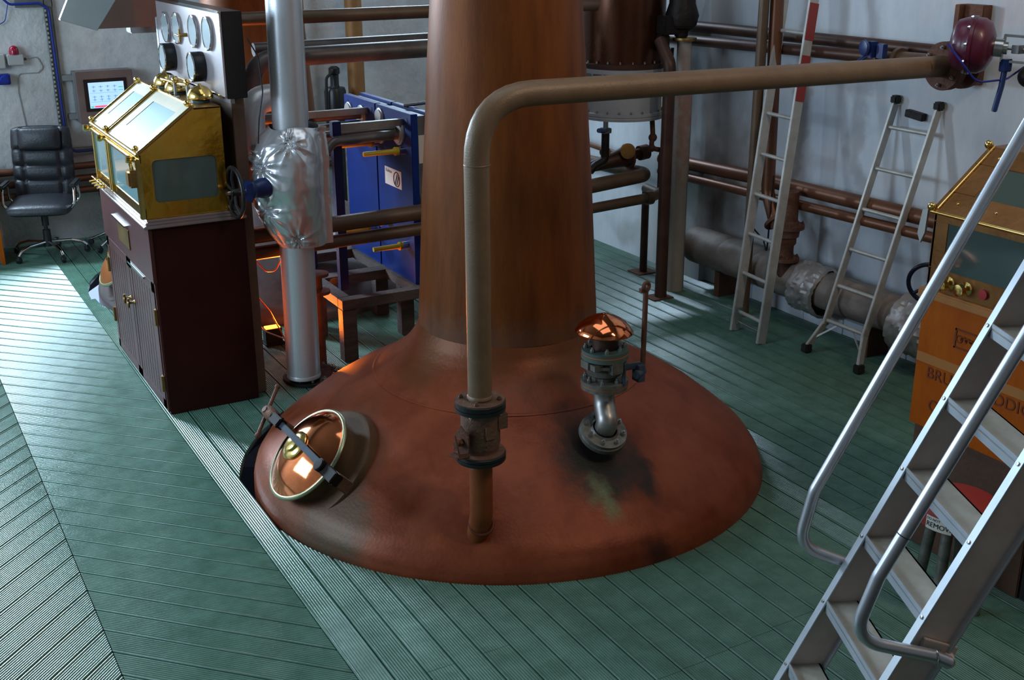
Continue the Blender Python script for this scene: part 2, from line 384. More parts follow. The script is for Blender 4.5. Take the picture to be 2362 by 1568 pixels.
for k in range(37):
    xa = X0+PW*k
    ys = [1.2]+butts.get(k, [])+[11.5]
    jit = random.uniform(-.0008, .0006)
    for s0, s1 in zip(ys, ys[1:]):
        s0 += .002 if s0 > 1.3 else 0
        # split each stretch by the two holes
        segs = [(lambda a, q=s0: q, lambda a, q=s1: q, s0, s1)]
        for c, r, rb in ((SC, HR, HR+.045), (SC2, 1.43, 1.46)):
            xm = xa+PW/2
            if min(abs(xa-c[0]), abs(xa+PW-c[0])) < r-.02:
                new = []
                wob = random.uniform(0, .05)
                near = lambda a, xa=xa, c=c, r=r: c[1]-chord(xa+a, c, r)
                far = lambda a, xa=xa, c=c, r=rb, wob=wob: c[1]+chord(xa+a, c, r)+wob
                lo, hi = near(PW/2), far(PW/2)
                for f0, f1, a0, a1 in segs:
                    if a0 < lo and a1 > hi: new += [(f0, near, a0, lo), (far, f1, hi, a1)]
                    elif a0 < lo < a1: new.append((f0, near, a0, lo))
                    elif a0 < hi < a1: new.append((far, f1, hi, a1))
                    elif a1 <= lo or a0 >= hi: new.append((f0, f1, a0, a1))
                segs = new
        for f0, f1, a0, a1 in segs:
            board((xa, 0), (0, 1), (1, 0), lambda a, f0=f0, f1=f1: (f0(a), f1(a)), jit)
MX = .574; q2 = sqrt(.5); ST = PW/q2
# herringbone middle: from the strip edge (x=1.379) up-left to the mitre (x=.574)
for j in range(-9, 44):
    yb = 3.754+ST*(j-.0)            # joint where it meets the strip (far edge of the board)
    # across direction pointing away from the camera (+x,+y)/sqrt2 ; corner on the line through (1.379, yb-ST)
    o = (X0, yb-ST)
    def ends(a):
        # point = o + v*a + u*t ; u=(-q2,q2)
        return ((a*q2+.003)/q2, (a*q2+X0-MX-.002)/q2)
    if yb+.9 > 11.4:
        def ends(a, yb=yb):
            t0, t1 = (a*q2+.003)/q2, (a*q2+X0-MX-.002)/q2
            return (t0, max(t0+.01, min(t1, (11.48-(yb-ST)-a*q2)/q2)))
    board(o, (-q2, q2), (q2, q2), ends, random.uniform(-.0006, .0006))
for j in range(-2, 41):
    yb = 4.196+ST*j
    o = (MX, yb)                    # far edge at mitre; boards run to (-1,-1)
    L = 2.2 if j < 22 else 1.4
    board(o, (-q2, -q2), (q2, -q2), lambda a, L=L: ((a*q2+.002)/q2, L), random.uniform(-.0006, .0006))

def wall(name, poly_boxes, m):
    g = G()
    for a, b in poly_boxes: g.box(a, b)
    return struct(mk(g, name, m))
wall('wall_back', [((-3.2, 11.5, -.2), (6.4, 11.8, 1.95)), ((-3.2, 11.5, 1.95), (-.85, 11.8, 3.75)), ((.75, 11.5, 1.95), (4.55, 11.8, 3.75)), ((4.55, 11.5, 1.95), (6.4, 11.8, 3.75)), ((-3.2, 11.5, 3.75), (4.55, 11.8, 4.65)), ((5.85, 11.5, 3.75), (6.4, 11.8, 4.65)), ((-3.2, 11.5, 4.65), (6.4, 11.8, 6))], 'wall_paint')
wall('wall_right', [((6.08, -2, -.2), (6.4, 11.5, 6)), ((5.95, 7.42, -.03), (6.08, 11.5, 6))], 'wall_paint_right')
wall('wall_left', [((-3.2, -2, -.2), (-3, 11.5, 1.9)), ((-3.2, -2, 3.7), (-3, 11.5, 6)), ((-3.2, -2, 1.9), (-3, 5, 3.7)), ((-3.2, 8.2, 1.9), (-3, 11.5, 3.7))], 'wall_paint')
wall('wall_front', [((-3.2, -2.2, -.2), (6.4, -2, 6))], 'wall_shade')
wall('ceiling', [((-3.2, -2.2, 6), (6.4, 11.8, 6.2))], 'ceiling_paint')
def window(n, lo, hi, axis, bars):
    g = G(); t = .05
    x0, y0, z0 = lo; x1, y1, z1 = hi
    if axis == 'y':
        w_ = struct(mk(g.box((x0, y0, z0), (x1, y0+.06, z0+t)).box((x0, y0, z1-t), (x1, y0+.06, z1)).box((x0, y0, z0), (x0+t, y0+.06, z1)).box((x1-t, y0, z0), (x1, y0+.06, z1)), n, 'box_white'))
        for i in range(1, bars): xx = x0+(x1-x0)*i/bars; mk(G().box((xx-.02, y0, z0), (xx+.02, y0+.05, z1)), 'glazing_bar', 'box_white', w_)
    else:
        w_ = struct(mk(g.box((x0, y0, z0), (x0+.06, y1, z0+t)).box((x0, y0, z1-t), (x0+.06, y1, z1)).box((x0, y0, z0), (x0+.06, y0+t, z1)).box((x0, y1-t, z0), (x0+.06, y1, z1)), n, 'box_white'))
        for i in range(1, bars): yy = y0+(y1-y0)*i/bars; mk(G().box((x0, yy-.02, z0), (x0+.05, yy+.02, z1)), 'glazing_bar', 'box_white', w_)
window('window_1', (-.85, 11.6, 1.95), (.75, 11.66, 3.75), 'y', 2)
window('window_3', (4.55, 11.6, 3.75), (5.85, 11.66, 4.65), 'y', 3)
window('window_2', (-3.15, 5, 1.9), (-3.1, 8.2, 3.7), 'x', 4)
# rough stone ledge under the insulated pipe
g = G(); nn = 26
for i in range(nn):
    ya = 7.42-(7.42-2.2)*i/nn; yb = 7.42-(7.42-2.2)*(i+1)/nn
    j = random.uniform(0, .012); g.box((6.0+j, yb, -.03), (6.1, ya+.002, .10+j))
o = struct(mk(g, 'baseboard_right', 'wall_paint_right', bev=.004))

# ================================================================ NEAR STILL
DC = (2.922, 5.254)
DPROF = [(1.30, -1.2), (1.36, -.6), (1.395, -.25), (1.408, -.08), (1.405, 0), (1.39, .055), (1.345, .125), (1.24, .215), (1.1, .325), (.93, .435), (.80, .505), (.735, .533),
         (.72, .545), (.66, .59), (.60, .635), (.55, .685), (.51, .74), (.482, .80)]
def still(dc, label, pot_mat, neck_mat, off):
    t = thing('pot_still', label, 'still', (dc[0], dc[1], 0))
    g = G(); n = 96; 
    # slightly hand beaten surface
    rows = []
    pr = []
    for (r0, h0), (r1, h1) in zip(DPROF, DPROF[1:]):
        for k in range(3): x = k/3; pr.append((r0+(r1-r0)*x, h0+(h1-h0)*x))
    pr.append(DPROF[-1])
    g.lathe((dc[0], dc[1], 0), (0, 0, 1), pr, n)
    vv = []
    for (x, y, z) in g.v:
        d = Vector((x-dc[0], y-dc[1], 0)); nz = noise.noise(Vector(((x-off)*2.3, y*2.3, z*2.3)))*.006 if z > -.02 else 0
        vv.append((x, y, z+nz))
    g.v = vv
    mk(g, 'shoulder', pot_mat, t, ang=75)
    g = G().lathe((dc[0], dc[1], 0), (0, 0, 1), [(.481, .798), (.479, .84), (.476, .90), (.468, 1.02), (.462, 1.15), (.443, 1.5), (.421, 1.82), (.397, 2.2), (.375, 2.5), (.34, 3.1), (.30, 4.0), (.27, 5.2)], 72)
    mk(g, 'neck', neck_mat, t, ang=75)
    g = G().lathe((dc[0], dc[1], 0), (0, 0, 1), [(.712, .547), (.733, .543), (.739, .537), (.735, .531), (.715, .535)], 72)
    mk(g, 'seam_ring', pot_mat, t)
    return t
still1 = still(DC, 'large copper pot still, broad brown shoulder rising through the green deck to a thick neck', 'copper_patina', 'neck_copper', 0)
def manway(t, C0, n, cap, collar, arm=True):
    n = Vector(n).normalized(); C0 = Vector(C0)
    mk(G().lathe(C0-n*.15, n, [(.322, 0), (.320, .052), (.314, .064), (.30, .068), (.24, .070), (.222, .078), (.215, .17)], 64), 'collar', collar, t)
    cp = mk(G().lathe(C0, n, [(.235, .012), (.247, .014), (.249, .026), (.238, .034), (.222, .046), (.18, .072), (.135, .090), (.09, .101), (.045, .107), (0, .109)], 64), 'manhole_cover', cap, t, ang=80)
    mk(G().torus(C0+n*.020, n, .246, .0125, 64), 'cover_rim', 'brass_ring', t)
    mk(G().lathe(C0+n*.095, n, [(.078, 0), (.078, .018), (.07, .026), (.045, .03), (.043, .045), (.03, .05), (0, .05)], 36), 'cover_boss', 'brass', t)
    return n
MC = Vector((1.715, 5.105, .318))
mn = manway(still1, MC, (-.70, -.03, .714), 'copper_polished', 'collar_patina')
def prj(px, py, dist):
    d = F+R*((px-1181)/2700)-U*((py-784)/2700); return Vector((0, 0, CH))+d*(dist/d.length)
def onpl(px, py, h):
    d = F+R*((px-1181)/2700)-U*((py-784)/2700); c = Vector((0, 0, CH)); return c+d*(((MC+mn*h)-c).dot(mn)/d.dot(mn))
a = onpl(622, 952, .165); b = onpl(776, 1108, .165)
bar = (b-a).normalized(); up = mn; side = bar.cross(up)
L = (b-a).length
cb = mk(G().beam(a+bar*.05, b-bar*.02, .016, .032, side), 'clamp_bar', 'clamp_steel', still1, bev=.003)
mk(G().beam(a+bar*.06, a+bar*.17, .05, .05, side).cyl(a+bar*.085-side*.03, a+bar*.085+side*.03, .012).cyl(a+bar*.14-side*.03, a+bar*.14+side*.03, .012), 'clamp_block', 'clamp_black', cb, bev=.005)
mk(G().beam(b-bar*.13, b, .052, .055, side).lathe(b-bar*.14-side*0+up*.0, up, [(0, .0), (.03, .0), (.032, .045), (0, .047)], 20), 'clamp_block', 'clamp_black', cb, bev=.004)
mk(G().box((-.06, -.03, -.10), (-.01, .03, .0), frame(b, bar, side, up)), 'hinge_bracket', 'rust_iron', cb, bev=.004)
hb = mk(G().lathe(a, bar, [(0, -.03), (.032, -.03), (.036, .0), (.036, .05), (.028, .07), (0, .07)], 20), 'clamp_nut', 'rust_iron', cb)
mk(G().lathe(a-up*.24, up, [(0, 0), (.016, 0), (.016, .28), (0, .28)], 14), 'swing_bolt', 'rust_iron', cb)
p1 = onpl(640, 892, .165); p2 = onpl(594, 1004, .165)
mk(G().tube([p1, p2], .010, 12).ball(p1, .015, 12).ball(p2, .015, 12), 'tee_handle', 'rust_iron', hb)
# vent valve with copper cowl
vs = thing('relief_valve', 'flanged steel valve on the still shoulder, under a polished copper mushroom cowl', 'valve', (2.90, 4.30, .50))
nv = Vector((-.02, -.50, .84)).normalized(); vb = Vector((2.905, 4.285, .500))
V = Vector((2.935, 4.33, 0))
mk(G().lathe(vb-nv*.02, nv, [(0, 0), (.117, 0), (.117, .022), (.113, .026), (.111, .027), (.112, .045), (.07, .045), (.06, .055)], 40), 'base_flange', 'valve_grey', vs)
bolts(vs, vb+nv*.025, nv, .090, 8, .011, .018, m='steel')
mk(G().tube([vb+nv*.02, vb+nv*.075, (V.x, V.y, .64), (V.x, V.y, .735)], .052, 28, .1), 'elbow_pipe', 'steel_pipe', vs)
mk(G().lathe((V.x, V.y, .715), (0, 0, 1), [(0, 0), (.112, 0), (.112, .018), (.108, .018), (.108, .024), (.114, .024), (.114, .044), (.07, .044), (0, .044)], 44), 'lower_flange', 'valve_grey', vs)
mk(G().lathe((V.x, V.y, .733), (0, 0, 1), [(.1, 0), (.1115, 0), (.1115, .006), (.1, .006)], 44), 'gasket_ring', 'gasket', vs)
bolts(vs, (V.x, V.y, .759), (0, 0, 1), .092, 8, .010, .018, .1, m='steel')
mk(G().lathe((V.x, V.y, .755), (0, 0, 1), [(.06, 0), (.062, .02), (.085, .035), (.088, .06), (.075, .07), (.078, .075), (.105, .08), (.105, .095), (.08, .098), (.08, .115), (.10, .12)], 40)
   .box((-.03, -.112, .06), (.03, .0, .115), Matrix.Translation((V.x, V.y, .755))).box((-.115, -.03, .075), (.0, .03, .112), Matrix.Translation((V.x, V.y, .755)))
   .box((-.105, -.075, .078), (-.06, .02, .105), Matrix.Translation((V.x, V.y, .755))), 'valve_body', 'valve_grey', vs, ang=35)
mk(G().lathe((V.x, V.y, .868), (0, 0, 1), [(.06, 0), (.113, 0), (.113, .022), (.109, .022), (.109, .027), (.112, .028), (.112, .045), (.07, .05), (.068, .05)], 44), 'upper_flange', 'verdigris', vs)
mk(G().lathe((V.x, V.y, .889), (0, 0, 1), [(.1, 0), (.1115, 0), (.1115, .006), (.1, .006)], 44), 'gasket_ring', 'gasket', vs)
bolts(vs, (V.x, V.y, .914), (0, 0, 1), .092, 8, .011, .016, .3, m='steel')
mk(G().lathe((V.x, V.y, .915), (0, 0, 1), [(.062, 0), (.060, .06), (.062, .1)], 32), 'cowl_stem', 'pipe_dark', vs)
mk(G().lathe((V.x-.008, V.y, .998), (0.03, 0, 1), [(.0, .006), (.06, .006), (.133, -.004), (.138, -.002), (.138, .003), (.124, .024), (.104, .044), (.078, .062), (.048, .077), (.022, .084), (.018, .087), (0, .088)], 64), 'copper_cowl', 'copper_polished', vs, ang=70)
lv = mk(G().beam((V.x+.05, V.y-.08, .83), (V.x+.15, V.y-.10, .835), .02, .03).beam((V.x+.04, V.y-.105, .75), (V.x+.04, V.y-.105, .86), .012, .02).box((V.x+.11, V.y-.125, .755), (V.x+.15, V.y-.07, .84))
        .cyl((V.x+.09, V.y-.13, .80), (V.x+.16, V.y-.09, .80), .02), 'lever_bracket', 'steel_blue', vs, bev=.003)
mk(G().tube([(V.x+.15, V.y-.10, .80), (V.x+.16, V.y-.09, 1.19)], .0125, 14).torus((V.x+.162, V.y-.09, 1.215), (.3, -1, 0), .02, .0095, 20, 8).box((V.x+.128, V.y-.1, 1.19), (V.x+.165, V.y-.08, 1.21)), 'lever', 'rust_iron', lv)

# ---- big olive pipe : dome -> valve -> up -> right to the flange
BX, BY = 2.185, 4.18
pt = thing('lye_pipe', 'olive brown pipe rising from the still shoulder and bending right at the top', 'pipe', (BX, BY, .24))
mk(G().tube([(BX+.004, BY+.05, .15), (BX, BY, .30), (BX, BY, .58)], .052, 32, .1), 'lower_stub', 'stub_copper', pt)
mk(G().torus((BX+.003, BY+.008, .243), (-.25, -.62, .75), .052, .008, 40, 8), 'weld_ring', 'copper_patina', pt)
mk(G().tube([(BX, BY, .86), (BX-.002, BY, 2.158), (4.83, BY-.02, 2.128)], .0525, 36, .26), 'pipe_run', 'pipe_olive', pt)
mk(G().lathe((BX, BY, .868), (0, 0, 1), [(.05, 0), (.0575, 0), (.0575, .006), (.0525, .014)], 32), 'weld_ring', 'pipe_olive', pt)
mk(G().torus((BX, BY, 1.885), (0, 0, 1), .0525, .003, 32, 6), 'weld_seam', 'pipe_olive', pt)
mk(G().lathe((4.81, BY-.02, 2.128), (1, 0, 0), [(.05, 0), (.118, 0), (.12, .004), (.12, .024), (0, .024)], 40), 'end_flange', 'rust_iron', pt)
bolts(pt, (4.808, BY-.02, 2.128), (-1, 0, 0), .093, 6, .010, .016, .5, m='steel')
cv = thing('check_valve', 'brown cast iron valve between black flanges, at the foot of the olive pipe', 'valve', (BX, BY, .58))
mk(G().lathe((BX, BY, .575), (0, 0, 1), [(0, 0), (.109, 0), (.112, .004), (.112, .018), (.108, .019), (.108, .021), (.112, .022), (.112, .034), (.109, .036)], 48), 'lower_flange', 'black_paint', cv)
mk(G().lathe((BX, BY, .61), (0, 0, 1), [(.108, .002), (.108, .008), (.08, .012), (.082, .03), (.088, .05), (.086, .16), (.088, .18), (.088, .20), (.09, .205)], 48)
   .box((-.02, -.093, .08), (.03, -.06, .14), Matrix.Translation((BX, BY, .62))).box((.05, -.075, .13), (.096, .02, .20), Matrix.Translation((BX, BY, .60))), 'valve_body', 'valve_brown', cv, ang=35)
# cast numbers on the body
mr = Matrix.Translation((BX, BY, .70)) @ Matrix.Rotation(radians(-24), 4, 'Z') @ Matrix.Translation((-.005, -.0865, -.01)) @ Matrix.Rotation(radians(90), 4, 'X')
text('20', 'cast_number', .034, mr, 'valve_brown', cv, .003)
text('C', 'cast_number', .034, mr @ Matrix.Translation((.008, -.038, 0)), 'valve_brown', cv, .003)
mk(G().lathe((BX, BY, .812), (0, 0, 1), [(.095, 0), (.112, .002), (.112, .018), (.108, .019), (.108, .021), (.112, .022), (.112, .042), (.109, .044), (.05, .044)], 48), 'upper_flange', 'black_paint', cv)
mk(G().lathe((BX, BY, .8565), (0, 0, 1), [(.05, 0), (.1085, 0), (.1085, .004), (.05, .004)], 48), 'flange_face', 'valve_brown', cv)
bolts(cv, (BX, BY, .861), (0, 0, 1), .086, 4, .011, .010, .9, m='valve_brown')
bolts(cv, (BX, BY, .575), (0, 0, -1), .086, 4, .009, .010, .9, m='steel')
bolts(cv, (BX, BY, .812), (0, 0, -1), .097, 4, .009, .008, .9, m='steel')
hx = Vector((BX-.085, BY-.03, .70))
T = frame(hx, Vector((-.93, -.36, 0)), Vector((.36, -.93, 0)), Vector((0, 0, 1)))
hh = G().box((0, -.02, -.035), (.03, .02, .03), T)
hh.prism([T @ Vector(p) for p in ((.03, -.045, -.055), (.03, .045, -.055), (.03, .045, .03), (.03, .0, .075), (.03, -.03, .03))], T.to_3x3() @ Vector((.006, 0, 0)))
hh.prism([T @ Vector(p) for p in ((.030, .045, -.06), (.090, .035, -.055), (.10, .02, .055), (.088, .012, .055), (.078, .028, -.035), (.03, .04, -.045))], T.to_3x3() @ Vector((0, .006, 0)))
hh.cyl(T @ Vector((.0, 0, 0)), T @ Vector((.075, 0, 0)), .012).cyl(T @ Vector((.04, 0, 0)), T @ Vector((.056, 0, 0)), .02, n=6)
hh.prism([T @ Vector(p) for p in ((.03, -.045, -.07), (.09, -.03, -.06), (.09, .03, -.06), (.03, .045, -.07))], (0, 0, .006))
mk(hh, 'latch_bracket', 'rust_iron', cv, bev=.0012)

# ================================================================ FAR STILL
still2 = still((SC2[0]+.02, SC2[1]-.014), 'second copper pot still behind the dark red cabinet, half hidden', 'still_pot_back', 'neck_copper', 0)
manway(still2, (1.715-.02, 5.105+4.152, .318), (-.70, -.03, .714), 'manway_orange', 'still_pot_back')

# ================================================================ SPIRIT SAFE CABINET (left)
CX, Y0, Y1, CZ = 1.392, 6.74, 8.13, 1.165
cab = thing('cabinet', 'dark oxblood wooden cabinet with grooved doors, under the bright brass safe', 'cabinet', (1.67, 7.43, 0))
mk(G().box((CX+.012, Y0, 0), (1.955, Y1, CZ)), 'carcass', 'oxblood', cab, bev=.004)
mk(G().box((CX-.008, Y0-.006, .83), (CX+.014, Y1+.01, CZ)), 'fascia', 'oxblood_lit', cab, bev=.003)
mk(G().box((CX-.035, Y0-.035, CZ), (1.96, Y1+.03, CZ+.018)).box((CX-.022, Y0-.02, CZ+.018), (1.95, Y1+.02, CZ+.034)).box((CX-.01, Y0-.01, CZ+.034), (1.945, Y1+.01, CZ+.046)), 'top_moulding', 'moulding', cab, bev=.004)
mk(G().box((1.955, Y0+.08, 0), (2.03, Y1+.1, 1.86)), 'back_board', 'board_back', cab, bev=.004)
mk(G().box((CX-.001, Y0+.005, .02), (CX+.012, Y1-.005, .83)), 'door_frame', 'oxblood_lit', cab)
dm = (Y0+Y1)/2
for d, (a0, a1) in enumerate(((Y0+.03, dm-.005), (dm+.005, Y1-.03))):
    g = G(); n = 8; wd = (a1-a0-.12)/n
    g.box((CX-.006, a0, .03), (CX+.004, a0+.06, .825)).box((CX-.006, a1-.06, .03), (CX+.004, a1, .825)).box((CX-.006, a0, .03), (CX+.004, a1, .09)).box((CX-.006, a0, .765), (CX+.004, a1, .825))
    dr = mk(g, 'door', 'oxblood_lit', cab, bev=.002)
    for i in range(n):
        mk(G().box((CX-.004, a0+.06+wd*i+.003, .09), (CX+.006, a0+.06+wd*(i+1)-.003, .765)), 'door_slat', 'oxblood_lit', dr, bev=.0015)
    hy = dm+(-.055 if d == 0 else .055)
    mk(G().lathe((CX-.006, hy, .545), (-1, 0, 0), [(.0, 0), (.016, 0), (.01, .008), (.008, .03), (.014, .034), (.016, .042), (.01, .048), (0, .048)], 16).cyl((CX-.046, hy, .515), (CX-.046, hy, .575), .008, n=12), 'handle', 'brass_dull', dr)
    for hz in ((.20, .62) if d == 0 else (.26, .62)):
        yy = a0-.008 if d == 0 else a1+.008
        mk(G().box((CX-.012, yy-.012, hz-.05), (CX-.004, yy+.02, hz+.05)).cyl((CX-.014, yy, hz-.05), (CX-.014, yy, hz+.05), .007, n=10), 'hinge', 'brass_dull', dr)
mk(G().box((CX-.016, 6.99, .80), (CX-.008, 7.42, .812)), 'trim_strip', 'chrome', cab)
mk(G().box((CX-.014, 7.30, .905), (CX-.008, 7.62, 1.03)), 'name_plate', 'brass_dull', cab, bev=.002)
mk(G().box((CX-.03, 7.32, 1.045), (CX-.008, 7.70, 1.057)), 'plate_ledge', 'chrome', cab)
# brass safe
ZB, ZF, ZT, XB = 1.213, 1.585, 1.822, 1.87
sy0, sy1 = 6.76, 8.10; XF = 1.388; XS = 1.713; ym = 7.62
safe = thing('spirit_safe', 'polished brass spirit safe with sloping glass lid on the red cabinet', 'safe', (1.63, 7.43, ZB))
def pent(y, t, hole, name, m):
    # pentagonal end plate with a window
    o = [(XF, ZB), (XB, ZB), (XB, ZT), (XS, ZT), (XF, ZF)]
    g = G(); n = 24
    # window rounded rect
    cx, cz, hx, hz, r = (hole[0]+hole[1])/2, (hole[2]+hole[3])/2, (hole[1]-hole[0])/2, (hole[3]-hole[2])/2, .028
    inn = []
    for k in range(4):
        sx, sz = ((1, 1), (-1, 1), (-1, -1), (1, -1))[k]
        for i in range(6):
            tt = k*pi/2+i*pi/10; inn.append((cx+sx*(hx-r)+r*cos(tt), cz+sz*(hz-r)+r*sin(tt)))
    def outp(px, pz):
        dx, dz = px-cx, pz-cz; best = 9e9
        for (ax, az), (bx, bz) in zip(o, o[1:]+o[:1]):
            ex, ez = bx-ax, bz-az; den = dx*ez-dz*ex
            if abs(den) < 1e-9: continue
            s_ = ((ax-cx)*ez-(az-cz)*ex)/den; u_ = ((ax-cx)*dz-(az-cz)*dx)/den
            if s_ > 0 and -1e-6 <= u_ <= 1+1e-6: best = min(best, s_)
        return (cx+dx*best, cz+dz*best)
    # add rays to the corners of the plate
    ang = sorted(set([round(math.atan2(z-cz, x-cx), 5) for x, z in inn]+[round(math.atan2(z-cz, x-cx), 5) for x, z in o]))
    I = []; O = []
    def innp(a):
        dx, dz = cos(a), sin(a); best = 9e9
        for (ax, az), (bx, bz) in zip(inn, inn[1:]+inn[:1]):
            ex, ez = bx-ax, bz-az; den = dx*ez-dz*ex
            if abs(den) < 1e-9: continue
            s_ = ((ax-cx)*ez-(az-cz)*ex)/den; u_ = ((ax-cx)*dz-(az-cz)*dx)/den
            if s_ > 0 and -1e-4 <= u_ <= 1+1e-4: best = min(best, s_)
        return (cx+dx*best, cz+dz*best)
    for a in ang: p = innp(a); I.append(p); O.append(outp(cx+cos(a)*.01, cz+sin(a)*.01))
    n = len(ang)
    vs = [(x, y, z) for x, z in I]+[(x, y, z) for x, z in O]+[(x, y+t, z) for x, z in I]+[(x, y+t, z) for x, z in O]
    fs = []
    for i in range(n):
        j = (i+1) % n; fs += [(i, n+i, n+j, j), (2*n+i, 2*n+j, 3*n+j, 3*n+i), (i, j, 2*n+j, 2*n+i), (n+i, 3*n+i, 3*n+j, n+j)]
    g.add(vs, fs); mk(g, name, m, safe)
    mk(G().box((hole[0]-.01, y+t*.4, hole[2]-.01), (hole[1]+.01, y+t*.6, hole[3]+.01)), 'side_glass', 'glass_dark', safe)
pent(sy0, .012, (1.45, 1.818, 1.303, 1.548), 'end_plate', 'brass_panel')
pent(sy1-.012, .012, (1.45, 1.818, 1.303, 1.548), 'end_plate', 'brass_panel')
mk(G().box((XB-.01, sy0+.012, ZB), (XB, sy1-.012, ZT)), 'back_plate', 'brass_dull', safe)
mk(G().box((XS, sy0, ZT-.008), (XB, sy1, ZT+.004)), 'top_plate', 'brass_dull', safe, bev=.002)
mk(G().box((XF, sy0+.012, ZB-.002), (XB-.01, sy1-.012, ZB+.01)), 'floor_plate', 'brass_dull', safe)
mk(G().box((XF+.05, sy0+.03, ZB+.01), (XB-.03, sy0+.6, ZB+.02)), 'inner_tray', 'steel', safe)
# lids
sl = Vector((XS-XF, 0, ZT-ZF)).normalized(); sn = Vector((-sl.z, 0, sl.x)); LL = Vector((XS-XF, 0, ZT-ZF)).length
for y0_, y1_, wa, wb in ((sy0, ym-.02, 6.90, 7.44), (ym+.02, sy1, 7.70, 7.98)):
    T = frame((XF, 0, ZF), sl, (0, 1, 0), sn)
    g = G(); wl, wh = .105, LL-.075
    g.box((0, y0_, 0), (wl, y1_, .010), T).box((wh, y0_, 0), (LL, y1_, .010), T).box((wl, y0_, 0), (wh, wa, .010), T).box((wl, wb, 0), (wh, y1_, .010), T)
    lid = mk(g, 'lid', 'brass_lid', safe)
    mk(G().box((wl-.01, wa-.01, .003), (wh+.01, wb+.01, .007), T), 'lid_glass', 'glass_slope', lid)
    for q_ in (y0_, y1_): mk(G().tube([T @ Vector((0, q_, .012)), T @ Vector((LL, q_, .012))], .010, 12), 'lid_rail', 'brass', lid)
T = frame((XF, 0, ZF), sl, (0, 1, 0), sn)
for p_, r_ in (((XF-.012, ZF-.002), .013), ((XF-.018, ZF-.035), .013), ((XS, ZT+.012), .008)): mk(G().tube([(p_[0], sy0, p_[1]), (p_[0], sy1, p_[1])], r_, 14), 'front_rail', 'brass', safe)
for yy in (sy0+.05, ym+.01, sy1-.02):
    mk(G().lathe((XF-.02, yy, ZF-.03), (-1, 0, .1), [(0, 0), (.02, 0), (.014, .015), (.024, .03), (.02, .048), (0, .052)], 16), 'front_knob', 'brass', safe)
    mk(G().ball(T @ Vector((.01, yy, .03)), .018, 12), 'corner_knob', 'brass', safe); mk(G().ball(T @ Vector((LL, yy, .03)), .021, 12), 'corner_knob', 'brass', safe)
mk(G().box((XF-.002, sy0+.012, ZB+.06), (XF+.004, sy1-.012, ZF-.04)), 'front_glass', 'glass_teal', safe)
mk(G().box((XF-.006, sy0, ZB), (XF+.006, sy1, ZB+.062)).box((XF-.006, sy0, ZF-.05), (XF+.006, sy1, ZF)), 'front_frame', 'brass', safe, bev=.002)
for yy in (ym-.03, ym+.03, sy1-.02): mk(G().tube([(XF-.012, yy, ZB+.01), (XF-.012, yy, ZF-.04)], .009, 12), 'front_post', 'brass', safe)
mk(G().beam((XF-.014, sy0+.012, ZB), (XF-.014, sy0+.012, ZF-.03), .03, .03), 'front_post', 'brass', safe, bev=.004)
# padlock
lk = tag(mk(G().box((XF-.075, sy0-.005, 1.40), (XF-.018, sy0+.085, 1.50)), 'padlock', 'brass_dull', bev=.012), 'large brass padlock hanging at the near front corner of the bright brass safe', 'padlock')
mk(G().torus((XF-.046, sy0+.04, 1.515), (1, 0, 0), .028, .007, 24, 8), 'shackle', 'brass', lk)
# taps on the ledge at the far corner
for i in range(4):
    yy = 8.02-.085*i
    tp = tag(mk(G().tube([(XF-.02, yy, ZB+.012), (XF-.085, yy-.03, ZB+.012)], .006, 10).cyl((XF-.04, yy-.01, ZB), (XF-.04, yy-.01, ZB+.028), .007, n=10).tube([(XF-.055, yy-.04, ZB+.03), (XF-.055, yy+.025, ZB+.03)], .006, 10), 'brass_tap', 'brass'),
             ('farthest back', 'second from the back', 'third from the back', 'nearest the camera')[i]+' of the small brass taps at the foot of the bright safe', 'tap', 'tap levers along the foot of the bright brass safe')
# bells
for (bx, by), lab in (((1.80, 7.73), 'brass bell dome farthest back on the bright safe, beside the panel foot'), ((1.79, 7.40), 'brass bell dome in the middle of the safe top, under the gold striker arms'),
                      ((1.815, 6.965), 'brass bell dome nearest the front corner of the safe top, on a green stain')):
    b_ = thing('bell', lab, 'bell', (bx, by, ZT+.004), 'bells on top of the bright brass safe')
    mk(G().lathe((bx, by, ZT+.004), (0, 0, 1), [(0, 0), (.05, 0), (.05, .012), (.02, .02), (.02, .025), (0, .025)], 24), 'bell_base', 'verdigris', b_)
    mk(G().lathe((bx, by, ZT+.026), (0, 0, 1), [(.076, 0), (.077, .004), (.073, .028), (.06, .052), (.038, .068), (.012, .075), (.008, .085), (0, .087)], 36), 'bell_dome', 'brass', b_, ang=70)
st_ = thing('bell_striker', 'gilded striker arms with small hammers between the bells', 'striker', (1.77, 7.3, ZT+.004))
mk(G().cyl((1.745, 7.27, ZT+.004), (1.745, 7.27, ZT+.10), .009).cyl((1.76, 7.03, ZT+.004), (1.76, 7.03, ZT+.11), .009).cyl((1.80, 7.58, ZT+.004), (1.80, 7.58, ZT+.10), .009)
   .lathe((1.745, 7.27, ZT+.004), (0, 0, 1), [(0, 0), (.025, 0), (.02, .008), (0, .008)], 16), 'striker_posts', 'steel', st_)
mk(G().tube([(1.745, 7.27, ZT+.09), (1.75, 7.62, ZT+.075)], .009, 10).tube([(1.76, 7.03, ZT+.10), (1.76, 7.33, ZT+.075)], .012, 10).ball((1.745, 7.27, ZT+.105), .018, 12).ball((1.76, 7.03, ZT+.115), .018, 12), 'striker_arms', 'brass', st_)

